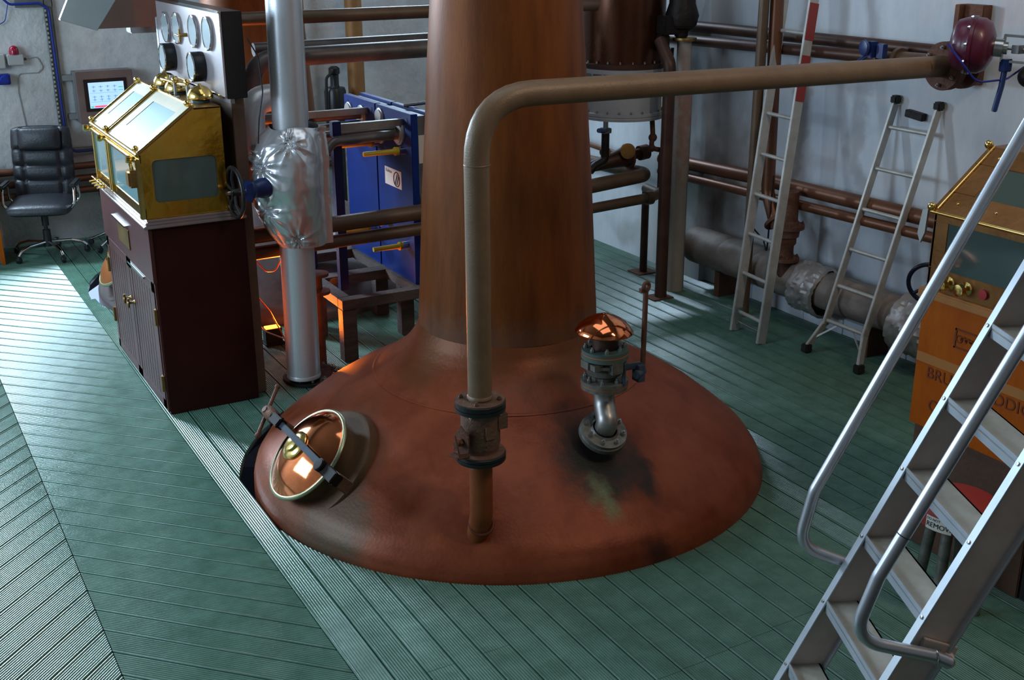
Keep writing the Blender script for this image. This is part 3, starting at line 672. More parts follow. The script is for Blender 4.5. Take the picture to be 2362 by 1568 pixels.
# gauge board
GX = 1.895; gy0, gy1, gz0, gz1 = 6.72, 8.20, 1.875, 2.345
gb = thing('gauge_board', 'pale metal gauge board with black edge above the brass safe', 'gauge panel', (1.95, 7.45, ZT+.004))
mk(G().box((GX, gy0, gz0), (GX+.012, gy1, gz1)), 'face_plate', 'panel_face', gb, bev=.003)
mk(G().box((GX+.012, gy0-.004, gz0-.01), (GX+.13, gy1, gz1+.005)), 'case', 'board_black', gb, bev=.004)
mk(G().box((GX-.006, gy0, gz1-.006), (GX+.012, gy1, gz1+.008)).box((GX-.006, gy0, gz0-.006), (GX+.01, gy1, gz0+.005)), 'edge_strip', 'chrome', gb)
mk(G().box((GX+.05, gy0+.08, ZT+.004), (GX+.075, gy1-.05, gz0+.02)), 'stand_plate', 'panel_face', gb)
mk(G().box((GX-.0, gy1+.01, 1.80), (GX+.05, gy1+.06, 2.23)), 'side_post', 'stair_edge', gb, bev=.004)
for gy, gz, dp in ((7.94, 2.185, 0), (7.66, 2.197, 0), (7.265, 2.205, 0), (6.955, 2.215, 0), (7.845, 2.005, 1), (7.15, 2.01, 1)):
    d = .07 if dp else .012; r = .098 if not dp else .088
    q = mk(G().lathe((GX, gy, gz), (-1, 0, 0), [(0, 0), (r, 0), (r, d), (r-.004, d+.006), (r-.012, d+.006), (r-.012, d), (0, d)], 44), 'gauge', 'black_paint' if dp else 'panel_face', gb)
    mk(G().torus((GX-d-.004, gy, gz), (1, 0, 0), r-.005, .005, 44, 8), 'bezel', 'chrome', q)
    mk(G().lathe((GX-d, gy, gz), (-1, 0, 0), [(0, .001), (r-.012, .001), (r-.012, .004), (0, .004)], 40), 'dial_glass', 'gauge_glass', q)
mk(G().cyl((GX-.05, 7.46, 2.17), (GX, 7.46, 2.17), .012).cyl((GX-.045, 7.46, 2.13), (GX-.045, 7.46, 2.205), .008).tube([(GX-.05, 7.46, 2.165), (GX-.05, 7.54, 2.17)], .006, 8), 'gauge_tap', 'brass_dull', gb)
tag(mk(G().tube([(2.04, 6.70, 2.20), (2.09, 6.68, 2.1), (2.10, 6.67, 1.9), (2.07, 6.68, 1.75), (2.06, 6.70, 1.6)], .004, 8, .1), 'cable', 'black_paint'), 'thin black cable hanging loose beside the black edge of the gauge board', 'cable')

# ================================================================ ALUMINIUM PIPE, FOIL, HANDWHEEL
ax = 2.292; ay = 6.835
def lean(z): return (ax+.012*(z-.4), ay, z)
apipe = tag(mk(G().tube([lean(.05), lean(5.6)], .107, 56), 'clad_pipe', 'aluminium_clad'), 'tall aluminium clad pipe standing beside the dark red cabinet', 'pipe')
mk(G().lathe(lean(.055), (0, 0, 1), [(.1075, 0), (.109, .0), (.109, .02), (.1075, .022)], 56), 'band', 'aluminium_clad', apipe)
mk(G().box((-.0015, -.1105, 1.7), (.0015, -.106, 5.5), Matrix.Translation((ax+.02, ay, 0)) @ Matrix.Rotation(radians(60), 4, 'Z')), 'seam', 'aluminium_clad', apipe)
bf = tag(mk(G().lathe((ax+.075, ay+.07, .0), (0, 0, 1), [(.05, 0), (.185, 0), (.19, .004), (.19, .022), (.185, .026), (.05, .026)], 40), 'base_flange', 'black_iron'), 'black bolted floor flange around the foot of the aluminium clad pipe', 'flange')
bolts(bf, (ax+.075, ay+.07, .026), (0, 0, 1), .16, 12, .012, .018, m='steel')
def foil_bag(name, cx, cy, mtl, label, cat):
    g = G(); n, m = 220, 110; vs = []; z0, z1 = .93, 1.665
    rows = [(.93, .112), (.96, .135), (1.03, .185), (1.15, .235), (1.32, .262), (1.48, .255), (1.57, .225), (1.63, .165), (1.665, .125)]
    tc_ = radians(-108.6); tr = radians(-18.6)
    pins = [(radians(-112), 1.60, .026), (radians(-160), 1.45, .026), (radians(-158), 1.18, .024), (radians(-108), .985, .020), (radians(-190), 1.52, .03), (radians(-20), 1.62, .012), (radians(120), 1.4, .025), (radians(70), 1.1, .02)]
    for i in range(m+1):
        z = z0+(z1-z0)*i/m
        for (za, ra), (zb, rb) in zip(rows, rows[1:]):
            if za <= z <= zb+1e-6: k = (z-za)/(zb-za); rb_ = ra+(rb-ra)*k; break
        for j in range(n):
            t = 2*pi*j/n-pi; w_ = max(0, cos(t-tr)); w_ = w_**1.3
            rr = rb_*(1-w_)+.172*w_
            a_ = math.atan2(sin(t-tr), cos(t-tr)); rr += .050*math.exp(-(a_/.055)**2)
            d = 0
            for pt_, pz, am in pins:
                da = math.atan2(sin(t-pt_), cos(t-pt_))*.2; dz = z-pz; dd = math.hypot(da, dz); ph = math.atan2(dz, da)
                if dd < .4: d += am*(1-abs(sin(ph*4.5+pz*7+1.5*noise.noise(Vector((ph, pz, 0)))))*1.6)*math.exp(-dd/.075)*(1-math.exp(-dd/.012))-am*.8*math.exp(-(dd/.03)**2)
            p = Vector((cos(t), sin(t), z*2.2)); nn_ = noise.noise(p*2.6+Vector((3, 1, 7)))
            d += .012*(abs(nn_)-.2)+.002*noise.noise(p*9)
            rr += d*(1 if 3 < i < m-3 else .4)
            vs.append((cx+cos(t)*rr, cy+sin(t)*rr, z+(.010*sin(3*t) if i == m else 0)))
    fs = [(i*n+j, i*n+(j+1) % n, (i+1)*n+(j+1) % n, (i+1)*n+j) for i in range(m) for j in range(n)]
    g.add(vs, fs)
    return tag(mk(g, name, mtl, ang=50), label, cat)
foil_bag('foil_wrap', ax+.012, ay, 'foil', 'crumpled silver foil bag wrapped around the aluminium clad pipe', 'foil')
hw = thing('handwheel_valve', 'blue valve body with black spoked handwheel beside the silver foil', 'valve', (1.98, 6.66, 1.33))
wc = Vector((1.885, 6.66, 1.335)); wn = Vector((1, .05, 0))
g = G().torus(wc, wn, .145, .012, 44, 10)
for k in range(5):
    t = 2*pi*k/5+.3; g.tube([wc, wc+Vector((-.012, cos(t)*.08, sin(t)*.08)), wc+Vector((0, cos(t)*.145, sin(t)*.145))], .009, 8)
g.cyl(wc-Vector((.02, 0, 0)), wc+Vector((.03, 0, 0)), .025)
mk(g, 'handwheel', 'black_paint', hw)
mk(G().cyl(wc-Vector((.05, 0, 0)), wc+Vector((.12, .02, 0)), .012), 'spindle', 'chrome', hw)
mk(G().box((1.945, 6.62, 1.28), (1.985, 6.72, 1.385)).lathe((1.96, 6.67, 1.335), (1, .3, 0), [(.05, 0), (.06, .02), (.045, .05), (.06, .10), (.06, .14), (0, .14)], 24), 'bonnet', 'blue_valve', hw, bev=.004)
# steel elbows behind the pipe
e2 = tag(mk(G().tube([(2.46, 7.25, 1.785), (2.185, 7.22, 1.785), (2.185, 7.22, 1.30)], .085, 28, .14), 'insulated_elbow', 'aluminium_clad'), 'short aluminium clad elbow pipe peeking out behind the tall clad pipe', 'pipe')
e1_ = thing('steam_pipe', 'grey steel pipe crossing behind the neck and bending down behind the clad pipe', 'pipe', (2.3, 7.6, 1.5))
mk(G().tube([(4.6, 7.6, 2.0), (2.32, 7.6, 1.985), (2.32, 7.6, 1.05)], .062, 28, .2), 'pipe_run', 'steel_dark', e1_)
mk(G().tube([(4.6, 7.76, 2.045), (2.40, 7.76, 2.03)], .045, 24), 'pipe_run', 'steel_dark', e1_)
tag(mk(G().tube([(4.8, 7.3, 2.262), (2.1, 7.3, 2.262)], .042, 24), 'overhead_pipe', 'pipe_brown'), 'uppermost brown pipe crossing behind the still neck near the top', 'pipe')
lp = 'pair of brown pipes crossing low behind the neck'
tag(mk(G().tube([(1.99, 6.99, .978), (4.4, 6.99, 1.008)], .052, 26), 'brown_pipe', 'pipe_brown'), 'upper of two horizontal dark brown pipes in front of the blue plates', 'pipe', lp)
tag(mk(G().tube([(2.0, 7.0, .86), (4.4, 7.0, .892)], .043, 26), 'brown_pipe', 'pipe_brown'), 'lower of two horizontal dark brown pipes in front of the blue plates', 'pipe', lp)

# ================================================================ BENCH + HEAT EXCHANGERS
be = thing('timber_bench', 'rough dark timber bench carrying the blue plate heat exchangers', 'bench', (3.3, 7.8, 0))
bx0, bx1, by0, by1, bz = 2.66, 3.95, 7.05, 8.36, .44
g = []
for (p, q) in (((bx0, by0, bz-.07), (bx1, by0+.09, bz)), ((bx0, by1-.09, bz-.07), (bx1, by1, bz)), ((bx0, by0+.09, bz-.07), (bx0+.09, by1-.09, bz)), ((bx1-.09, by0+.09, bz-.07), (bx1, by1-.09, bz)),
               ((bx0+.09, 7.62, bz-.07), (bx1-.09, 7.74, bz-.002)), ((3.22, by0+.09, bz-.068), (3.40, by1-.09, bz-.001)), ((3.62, by0+.09, bz-.068), (3.74, by1-.09, bz-.001))):
    mk(G().box(p, q), 'rail', 'timber_grey', be, bev=.004)
for lx, ly in ((2.71, 7.10), (2.71, 7.68), (2.71, 7.90), (3.28, 7.42), (3.30, 7.93), (3.88, 7.10), (3.88, 7.93)):
    mk(G().box((lx-.05, ly-.045, 0), (lx+.05, ly+.045, bz-.07)), 'leg', 'timber_grey', be, bev=.004)
for i, (ya, yb, lab) in enumerate(((7.151, 7.744, 'blue plate heat exchanger nearest the neck, with a paper label'), (7.762, 8.345, 'blue plate heat exchanger on the left, partly behind pipes'))):
    h = thing('heat_exchanger', lab, 'heat exchanger', (3.4, (ya+yb)/2, bz), 'blue plate heat exchangers on the timber bench')
    mk(G().box((3.247, ya, bz), (3.297, yb, 1.618)), 'frame_plate', 'blue_paint', h, bev=.003)
    mk(G().box((3.302, ya+.03, bz+.05), (3.368, yb-.03, 1.60)), 'plate_pack', 'grey_plate', h)
    mk(G().box((3.373, ya, bz), (3.418, yb, 1.618)), 'pressure_plate', 'blue_paint', h, bev=.003)
    hg = G()
    for yy in (ya+.07, yb-.07): hg.lathe((3.2465, yy, 1.565), (-1, 0, 0), [(0, 0), (.022, 0), (.022, .002), (0, .002)], 20)
    mk(hg, 'bolt_holes', 'blue_dark', h)
    mk(G().beam((2.77, (ya if i == 0 else ya)+.15, bz), (2.77, ya+.15, 1.593), .06, .06, (0, 1, 0)), 'end_column', 'blue_dark', h, bev=.004)
    mk(G().beam((2.80, ya+.15, 1.55), (3.25, ya+.15, 1.55), .04, .045), 'carrying_bar', 'steel_pipe', h)
    for yy, zz, x0_ in (((7.292, 1.357, 2.955), (7.725, 1.347, 2.96), (7.274, .698, 2.99), (7.60, .80, 2.95)) if i == 0 else ((7.852, .70, 2.95), (8.27, 1.35, 2.95))):
        mk(G().tube([(x0_, yy, zz), (3.17, yy, zz), (3.185, yy, zz), (3.21, yy, zz)], [.016, .018, .03, .026], 20), 'rod_sleeve', 'yellow_plastic', h)
        mk(G().cyl((3.21, yy, zz), (3.247, yy, zz), .028, n=20), 'tie_nut', 'chrome', h)
    ports = ((7.35, 1.475, .088), (7.665, 1.54, .06), (7.66, 1.40, .05)) if i == 0 else ((8.0, 1.50, .078), (8.24, 1.51, .062))
    for yy, zz, r in ports:
        pf = mk(G().lathe((3.247, yy, zz), (-1, 0, 0), [(0, 0), (r, 0), (r, .012), (r*.86, .014), (r*.86, .022), (.03, .024), (0, .024)], 36), 'port_flange', 'steel_bright', h)
# label on plate
hl = bpy.data.objects['frame_plate'].parent
mk(G().box((3.2455, 7.335, 1.075), (3.247, 7.618, 1.20)), 'paper_label', 'label_white', hl)
lf = frame((3.2450, 7.60, 1.165), (0, -1, 0), (0, 0, 1), (-1, 0, 0))
text('Kelvion', 'label_print', .034, lf, 'ink', hl, .0004)
mk(G().torus((3.2449, 7.415, 1.135), (1, 0, 0), .050, .0035, 36, 6).prism([(3.2453, 7.45, 1.105), (3.2453, 7.435, 1.095), (3.2453, 7.395, 1.165), (3.2453, 7.41, 1.175)], (-.0008, 0, 0)).prism([(3.2453, 7.425, 1.093), (3.2453, 7.41, 1.092), (3.2453, 7.372, 1.155), (3.2453, 7.385, 1.165)], (-.0008, 0, 0)), 'label_emblem', 'ink', hl)
mk(G().box((3.31, 7.176, 1.28), (3.36, 7.181, 1.47)), 'rating_label', 'label_white', hl)
mk(G().box((3.312, 7.174, .82), (3.358, 7.182, 1.07)), 'rating_plate', 'steel', hl, bev=.002)
# pipes to the ports
pp = [('upper near steel pipe running from the blue plate port to the left', [(3.22, 7.36, 1.49), (3.05, 7.40, 1.49), (2.45, 7.41, 1.485)], .028),
      ('lower near steel pipe with a downward bend left of the blue plates', [(3.22, 7.34, 1.46), (3.02, 7.26, 1.475), (2.72, 7.22, 1.475), (2.58, 7.2, 1.34), (2.48, 7.2, 1.2)], .033),
      ('wide steel pipe behind the near ones, lit orange below', [(3.22, 7.66, 1.42), (2.45, 7.66, 1.40)], .055),
      ('upper far steel pipe running from the left blue plate behind the foil', [(3.22, 8.0, 1.52), (3.05, 8.0, 1.52), (2.45, 8.0, 1.53)], .040),
      ('lower far steel pipe below the upper far one, meeting the left blue plate', [(3.22, 8.0, 1.43), (3.0, 8.0, 1.42), (2.45, 8.0, 1.40)], .045)]
for lab, pts, r in pp: tag(mk(G().tube(pts, r, 20, .08), 'port_pipe', 'steel_dark'), lab, 'pipe', 'steel pipes running into the blue heat exchangers')
tag(mk(G().tube([(3.36, 7.5, 1.625), (3.5, 7.35, 1.66), (3.6, 7.2, 1.66)], .012, 10, .05).cyl((3.60, 7.2, 1.62), (3.60, 7.2, 1.72), .022).lathe((3.60, 7.2, 1.72), (0, 0, 1), [(.03, 0), (.03, .012), (0, .012)], 12), 'drain_cock', 'steel'), 'small steel cock with black lever on top of the near blue plate', 'valve')
# black pump
pu = thing('pump', 'black upright pump with narrow neck behind the blue plates', 'pump', (4.23, 11.1, 0))
mk(G().lathe((4.23, 11.1, 0), (0, 0, 1), [(0, 0), (.13, 0), (.13, .03), (.07, .05), (.07, .92), (.10, .94), (.108, .97), (.108, 1.26), (.095, 1.295), (0, 1.30)], 28), 'pump_body', 'black_paint', pu)
mk(G().lathe((4.23, 11.1, 1.29), (0, 0, 1), [(.05, 0), (.042, .03), (.042, .13), (.055, .14), (.055, .19), (.03, .21), (0, .21)], 20), 'pump_neck', 'black_paint', pu)
mk(G().tube([(4.19, 11.03, 1.46), (4.12, 11.03, 1.40), (4.10, 11.03, 1.02)], .014, 10, .05), 'pump_hose', 'rubber', pu)
# ochre column on the back wall and bracket
oc = tag(mk(G().tube([(4.50, 11.2, 0), (4.50, 11.2, 5.5)], .085, 28), 'ochre_pipe', 'ochre_column'), 'thick ochre vertical pipe standing against the back wall', 'pipe')
tag(mk(G().box((4.36, 11.24, 1.68), (4.82, 11.5, 1.70)).box((4.36, 11.24, 1.55), (4.40, 11.5, 1.69)).box((4.66, 11.22, 1.60), (4.72, 11.5, 1.69)).torus((4.50, 11.2, 1.60), (0, 0, 1), .09, .010, 28, 6), 'wall_bracket', 'rust_iron'), 'rusty angle bracket clamping the thick ochre pipe to the back wall', 'bracket')
tag(mk(G().tube([(4.02, 11.38, 0), (4.02, 11.38, 5.5)], .035, 20), 'ochre_pipe', 'ochre_column'), 'narrow ochre vertical pipe on the back wall, just right of the clad pipe', 'pipe')
# orange work lamp on the floor behind the clad pipe
lm = thing('work_lamp', 'small floor lamp glowing orange between the dark red cabinet and the clad pipe', 'lamp', (2.36, 7.66, 0))
mk(G().box((2.29, 7.62, .0), (2.43, 7.74, .02)).box((2.30, 7.64, .02), (2.42, 7.72, .12)), 'lamp_body', 'black_paint', lm, bev=.004)
mk(G().box((2.31, 7.65, .121), (2.41, 7.71, .128)), 'lamp_lens', 'lamp_glow', lm)
lm2 = thing('work_lamp', 'second floor lamp glowing orange behind the clad pipe, beside the timber bench', 'lamp', (2.53, 7.58, 0))
mk(G().box((2.47, 7.54, .0), (2.59, 7.64, .02)).box((2.48, 7.56, .02), (2.58, 7.63, .10)), 'lamp_body', 'black_paint', lm2, bev=.004)
mk(G().box((2.49, 7.565, .101), (2.57, 7.625, .108)), 'lamp_lens', 'lamp_glow', lm2)
for nm_, en_, lc_, dr_ in (('orange_lamp', 14, (2.36, 7.68, .16), (-.1, -.1, 1)), ('orange_lamp_main', 80, (2.53, 7.59, .14), (-.1, -.42, .85))):
    pl = bpy.data.lights.new(nm_, 'SPOT'); pl.energy = en_; pl.color = (1, .20, .015); pl.shadow_soft_size = .035; pl.spot_size = radians(135); pl.spot_blend = .4
    po = bpy.data.objects.new(nm_, pl); COL.objects.link(po); po.location = lc_; po.rotation_euler = Vector(dr_).to_track_quat('-Z', 'Y').to_euler()
for i, pts in enumerate(([(2.03, 7.5, .70), (2.2, 7.45, .70), (2.28, 7.45, .60), (2.36, 7.5, .58), (2.40, 7.45, .70), (2.50, 7.2, .64)], [(2.16, 7.45, .5), (2.30, 7.5, .3), (2.42, 7.6, .05), (2.44, 7.64, .01)], [(2.03, 7.3, .42), (2.12, 7.3, .35), (2.2, 7.35, .22), (2.32, 7.3, .16), (2.4, 7.2, .15), (2.49, 7.14, .16)])):
    tag(mk(G().tube(pts, .005, 8, .05), 'wire', ('wire_lit_orange', 'wire_lit_orange', 'cable_grey')[i]), ('looped orange lit wire just right of the cabinet foot', 'orange lit wire falling to the work lamp on the floor', 'pale grey cable sagging low behind the clad pipe')[i], 'wire')
tag(mk(G().lathe((2.52, 7.12, .0), (0, 0, 1), [(0, 0), (.03, 0), (.03, .50), (.08, .50), (.08, .52), (.03, .53), (.03, .62), (.075, .62), (.075, .64), (0, .64)], 28), 'flanged_stub', 'rust_iron'), 'short flanged rusty stub pipe standing just right of the clad pipe', 'pipe')

# ================================================================ OFFICE CHAIR etc. far left
def chair(cx, cy, rot, label, yaw=0):
    t = thing('office_chair', label, 'chair', (cx, cy, 0))
    Rm = Matrix.Translation((cx, cy, 0)) @ Matrix.Rotation(rot, 4, 'Z')
    def P(*p): return Rm @ Vector(p)
    for k in range(5):
        a = 2*pi*k/5+.25+yaw; c, s_ = cos(a), sin(a)
        lg = mk(G().tube([P(.03*c, .03*s_, .13), P(.2*c, .2*s_, .125), P(.29*c, .29*s_, .10), P(.325*c, .325*s_, .065)], .014, 12, .05), 'base_arm', 'chrome', t)
        mk(G().cyl(P(.325*c-.012*s_, .325*s_+.012*c, .027), P(.325*c+.012*s_, .325*s_-.012*c, .027), .027, n=18).lathe(P(.325*c, .325*s_, .03), (0, 0, 1), [(0, 0), (.026, 0), (.024, .02), (.01, .03), (.01, .04), (0, .04)], 14), 'caster', 'chair_plastic', lg)
    mk(G().cyl(P(0, 0, .09), P(0, 0, .24), .038, .032).cyl(P(0, 0, .28), P(0, 0, .42), .030).cyl(P(0, 0, .2), P(0, 0, .3), .016), 'gas_column', 'chair_plastic', t)
    def cushion(name, sx, sy, sz, M4, puff, parent, segs=14, fn=None):
        g = G(); vs = []; n = segs
        for side in (0, 1):
            for i in range(n+1):
                for j in range(n+1):
                    u_, v_ = i/n*2-1, j/n*2-1
                    ed = (1-u_**6)*(1-v_**6); hgt = sz*.5*(.45+.55*max(ed, 0)**.5)+(puff*(1-u_*u_)*(1-v_*v_) if side else 0)
                    if fn and side: hgt += fn(u_, v_)
                    w_ = 1-.05*max(0, abs(u_)-.5)*abs(v_)
                    vs.append(M4 @ Vector((sx/2*u_*(1-.06*v_**4), sy/2*v_*(1-.08*u_**4), hgt if side else -hgt)))
        fs = []; N = n+1
        for side in (0, 1):
            for i in range(n):
                for j in range(n):
                    a = side*N*N+i*N+j; f = (a, a+1, a+N+1, a+N); fs.append(f if side else f[::-1])
        for i in range(n):
            for A, B in (((i, 0), (i+1, 0)), ((i+1, n), (i, n)), ((0, i+1), (0, i)), ((n, i), (n, i+1))):
                a = A[0]*N+A[1]; b = B[0]*N+B[1]; fs.append((a, b, N*N+b, N*N+a))
        g.add(vs, fs); return mk(g, name, 'chair_leather', parent, ang=60)
    Sm = Rm @ Matrix.Translation((0, -.02, .47)) @ Matrix.Rotation(radians(3), 4, 'X')
    cushion('seat', .54, .52, .10, Sm, .02, t)
    Bm = Rm @ Matrix.Translation((0, .235, .80)) @ Matrix.Rotation(radians(80), 4, 'X')
    bands = lambda u_, v_: -.022*max(math.exp(-((v_-.38)/.05)**2), math.exp(-((v_+.05)/.05)**2), math.exp(-((v_+.45)/.05)**2)) - (.02*math.exp(-((abs(u_)-.62)/.05)**2) if v_ > -.9 else 0)
    cushion('backrest', .52, .66, .10, Bm, .02, t, 30, bands)
    cushion('headrest', .36, .20, .07, Rm @ Matrix.Translation((0, .205, 1.02)) @ Matrix.Rotation(radians(80), 4, 'X'), .02, t)
    for s_ in (-1, 1):
        ar = mk(G().tube([P(.24*s_, .10, .44), P(.30*s_, .12, .50), P(.30*s_, .08, .645), P(.30*s_, -.10, .645), P(.30*s_, -.14, .50), P(.24*s_, -.12, .44)], .013, 12, .06), 'armrest', 'chrome', t)
        mk(G().box((-.03, -.16, -.015), (.03, .13, .02), Rm @ Matrix.Translation((.30*s_, 0, .655))), 'arm_pad', 'chair_plastic', ar, bev=.012)
    return t
chair(1.37, 10.98, radians(-20), 'black leather office chair on a chrome star base against the back wall')
sb = thing('swivel_base', 'chrome star foot on casters of a stool hidden behind the cabinet', 'stool', (2.02, 11.0, 0))
for k in range(5):
    a = 2*pi*k/5+2.55; c, s_ = cos(a), sin(a); px, py = 2.03, 11.02
    lg = mk(G().tube([(px+.02*c, py+.02*s_, .17), (px+.3*c, py+.3*s_, .06)], .014, 12), 'base_arm', 'chrome', sb)
    mk(G().cyl((px+.31*c-.012*s_, py+.31*s_+.012*c, .026), (px+.31*c+.012*s_, py+.31*s_-.012*c, .026), .026, n=16), 'caster', 'chair_plastic', lg)
mk(G().cyl((2.03, 11.02, .14), (2.03, 11.02, .46), .028), 'gas_column', 'chair_plastic', sb)
mk(G().lathe((2.03, 11.02, .46), (0, 0, 1), [(0, 0), (.15, 0), (.165, .02), (.165, .05), (.14, .07), (0, .075)], 32), 'seat', 'chair_leather', sb, ang=60)
# desk at the left edge
dk = thing('desk', 'orange varnished desk cut off by the left edge', 'desk', (.6, 11.1, 0))
mk(G().box((.15, 10.84, .70), (.99, 11.46, .73)), 'desk_top', 'orange_edge', dk, bev=.004)
mk(G().box((.955, 10.84, .0), (.982, 11.42, .70)), 'desk_side', 'orange_wood', dk, bev=.003)
mk(G().box((.18, 10.84, .0), (.21, 11.42, .70)), 'desk_side', 'orange_wood', dk, bev=.003)
tag(mk(G().box((.78, 10.95, .731), (.98, 11.2, .765)).box((.80, 10.97, .765), (.96, 11.15, .775)), 'keyboard_tray', 'black_paint', bev=.004), 'dark flat box lying on the right end of the desk', 'box')
tag(mk(G().box((.88, 11.25, .731), (1.0, 11.32, .80)).box((.9, 11.26, .80), (.97, 11.3, .84)), 'paper_stack', 'orange_edge', bev=.003), 'small rust coloured carton behind the dark flat box on the desk', 'carton')
# copper pipes along the back wall behind the chair
for zz, lab in ((.70, 'topmost'), (.585, 'middle'), (.475, 'lowest')):
    tag(mk(G().tube([(.2, 11.40, zz), (4.4, 11.40, zz+.01)], .033, 20), 'wall_pipe', 'pipe_copper'), lab+' of three copper pipes low on the back wall behind the office chair', 'pipe', 'three copper pipes behind the chair')
# cable tray
ct = thing('cable_tray', 'perforated grey cable tray carrying blue cable up the back wall', 'cable tray', (1.7, 11.46, .8))
TX = 1.665
mk(G().box((TX, 11.475, .80), (TX+.075, 11.4995, 2.20)).box((TX, 11.455, .80), (TX+.006, 11.475, 2.20)).box((TX+.069, 11.455, .80), (TX+.075, 11.475, 2.20)), 'tray_upright', 'tray', ct)
mk(G().box((1.43, 11.455, 2.13), (TX+.075, 11.4995, 2.20)), 'tray_arm', 'tray', ct)
mk(G().box((TX+.075, 11.455, .80), (2.3, 11.4995, .86)), 'tray_arm', 'tray', ct)
g = G()
for i in range(34): g.box((TX+.001, 11.4535, .84+.039*i), (TX+.016, 11.4548, .86+.039*i))
mk(g, 'slots', 'box_white', ct)
tag(mk(G().tube([(1.30, 11.44, 2.25), (1.38, 11.44, 2.16), (1.62, 11.44, 2.165), (TX+.035, 11.44, 2.12), (TX+.045, 11.44, .88), (TX+.12, 11.44, .83), (2.2, 11.44, .84)], .011, 12, .06), 'data_cable', 'cable_blue'), 'bright blue cable bundle clipped along the perforated tray', 'cable')
tag(mk(G().tube([(1.37, 11.46, 2.16), (1.33, 11.46, 2.02), (1.27, 11.46, 1.99)], .004, 8, .05), 'data_cable', 'cable_blue'), 'thin blue cable branching left from the tray top to the frame edge', 'cable')
bb = thing('beacon', 'red warning beacon on a small white junction box', 'beacon', (1.36, 11.45, 1.66))
mk(G().box((1.30, 11.41, 1.645), (1.435, 11.4995, 1.735)), 'junction_box', 'box_white', bb, bev=.006)
mk(G().lathe((1.365, 11.44, 1.735), (0, 0, 1), [(0, 0), (.042, 0), (.042, .03), (.034, .06), (.015, .075), (0, .078)], 24), 'beacon_dome', 'beacon_red', bb, ang=60)
mk(G().cyl((1.435, 11.45, 1.69), (1.46, 11.45, 1.69), .012), 'gland', 'rust_iron', bb)
tag(mk(G().tube([(1.46, 11.48, 1.69), (1.56, 11.49, 1.70), (1.60, 11.49, 1.60), (1.55, 11.49, 1.56), (1.38, 11.49, 1.56), (1.36, 11.49, 1.4), (1.40, 11.49, .9)], .004, 8, .04), 'flex_cable', 'cable_grey'), 'thin pale cable looping from the beacon box down the wall', 'cable')
tag(mk(G().box((1.12, 11.42, 1.62), (1.28, 11.4995, 1.74)), 'switch_box', 'box_white', bev=.006), 'white switch box left of the red beacon, at the frame edge', 'switch box')
sk = tag(mk(G().box((1.20, 11.40, 1.48), (1.30, 11.4995, 1.57)).cyl((1.25, 11.36, 1.525), (1.25, 11.41, 1.525), .036), 'power_socket', 'cable_blue', bev=.006), 'blue round power socket on the wall below the switch box', 'socket')
# operator screen
hm = thing('control_screen', 'grey wall mounted control box with a glowing touch screen', 'screen', (2.08, 11.42, 1.1))
mk(G().box((1.835, 11.30, 1.095), (2.335, 11.46, 1.565)), 'case', 'hmi_grey', hm, bev=.006)
mk(G().box((1.74, 11.42, 1.48), (1.84, 11.4995, 1.53)).box((1.76, 11.42, 1.13), (1.84, 11.4995, 1.18)).box((1.83, 11.40, 1.10), (2.34, 11.4995, 1.56)), 'wall_mount', 'hmi_side', hm, bev=.003)
mk(G().box((1.895, 11.29, 1.205), (2.275, 11.301, 1.495)), 'screen_bezel', 'black_paint', hm, bev=.003)
sx0, sx1, sz0, sz1 = 1.93, 2.245, 1.235, 1.465
scn = mk(G().box((sx0, 11.287, sz0), (sx1, 11.291, sz1)), 'display', 'screen_glow', hm)
g = G()
for i in range(4):
    for j, zz in enumerate((1.425, 1.39, 1.335, 1.31)):
        xx = sx0+.03+.062*i; g.box((xx, 11.2855, zz), (xx+.034, 11.287, zz+.004)); g.box((xx+.014, 11.2855, zz-.012), (xx+.019, 11.287, zz+.012))
for zz in (1.37, 1.29): g.box((sx0+.01, 11.2855, zz), (sx1-.06, 11.287, zz+.002))
mk(g, 'screen_symbols', 'screen_line', scn)
mk(G().box((sx0+.04, 11.2855, sz0+.006), (sx0+.215, 11.287, sz0+.022)).box((sx1-.045, 11.2855, sz0+.01), (sx1-.012, 11.287, sz0+.022)), 'screen_bar', 'screen_red', scn)
mk(G().box((sx1-.05, 11.2855, 1.41), (sx1-.01, 11.287, 1.42)).box((sx1-.05, 11.2855, 1.385), (sx1-.01, 11.287, 1.393)).box((sx0+.006, 11.2855, sz0+.006), (sx0+.034, 11.287, sz0+.02)), 'screen_keys', 'screen_green', scn)
mk(G().lathe((2.08, 11.30, 1.155), (0, -1, 0), [(.0, 0), (.020, 0), (.020, .004), (.013, .006), (.013, .010), (0, .010)], 24), 'key_lock', 'brass_dull', hm)
# grey hood top left
hd = thing('vent_hood', 'grey sheet metal hood with a brown side hanging at the top left', 'hood', (1.75, 8.9, 2.15))
mk(G().prism([(1.325, 8.5, 2.215), (1.56, 8.5, 2.135), (1.90, 8.5, 2.60), (1.60, 8.5, 2.75)], (0, .06, 0)), 'hood_panel', 'hood_grey', hd, bev=.004)
mk(G().prism([(1.563, 8.5, 2.148), (2.12, 8.5, 2.150), (2.12, 8.5, 2.8), (1.91, 8.5, 2.8), (1.90, 8.5, 2.60)], (0, .9, 0)), 'hood_side', 'hood_brown', hd)
mk(G().box((1.80, 8.6, 2.10), (2.0, 8.75, 2.15)), 'latch', 'steel', hd, bev=.006)
mk(G().box((1.95, 8.8, 2.8), (2.0, 8.85, 5.9)), 'hanger', 'steel', hd)

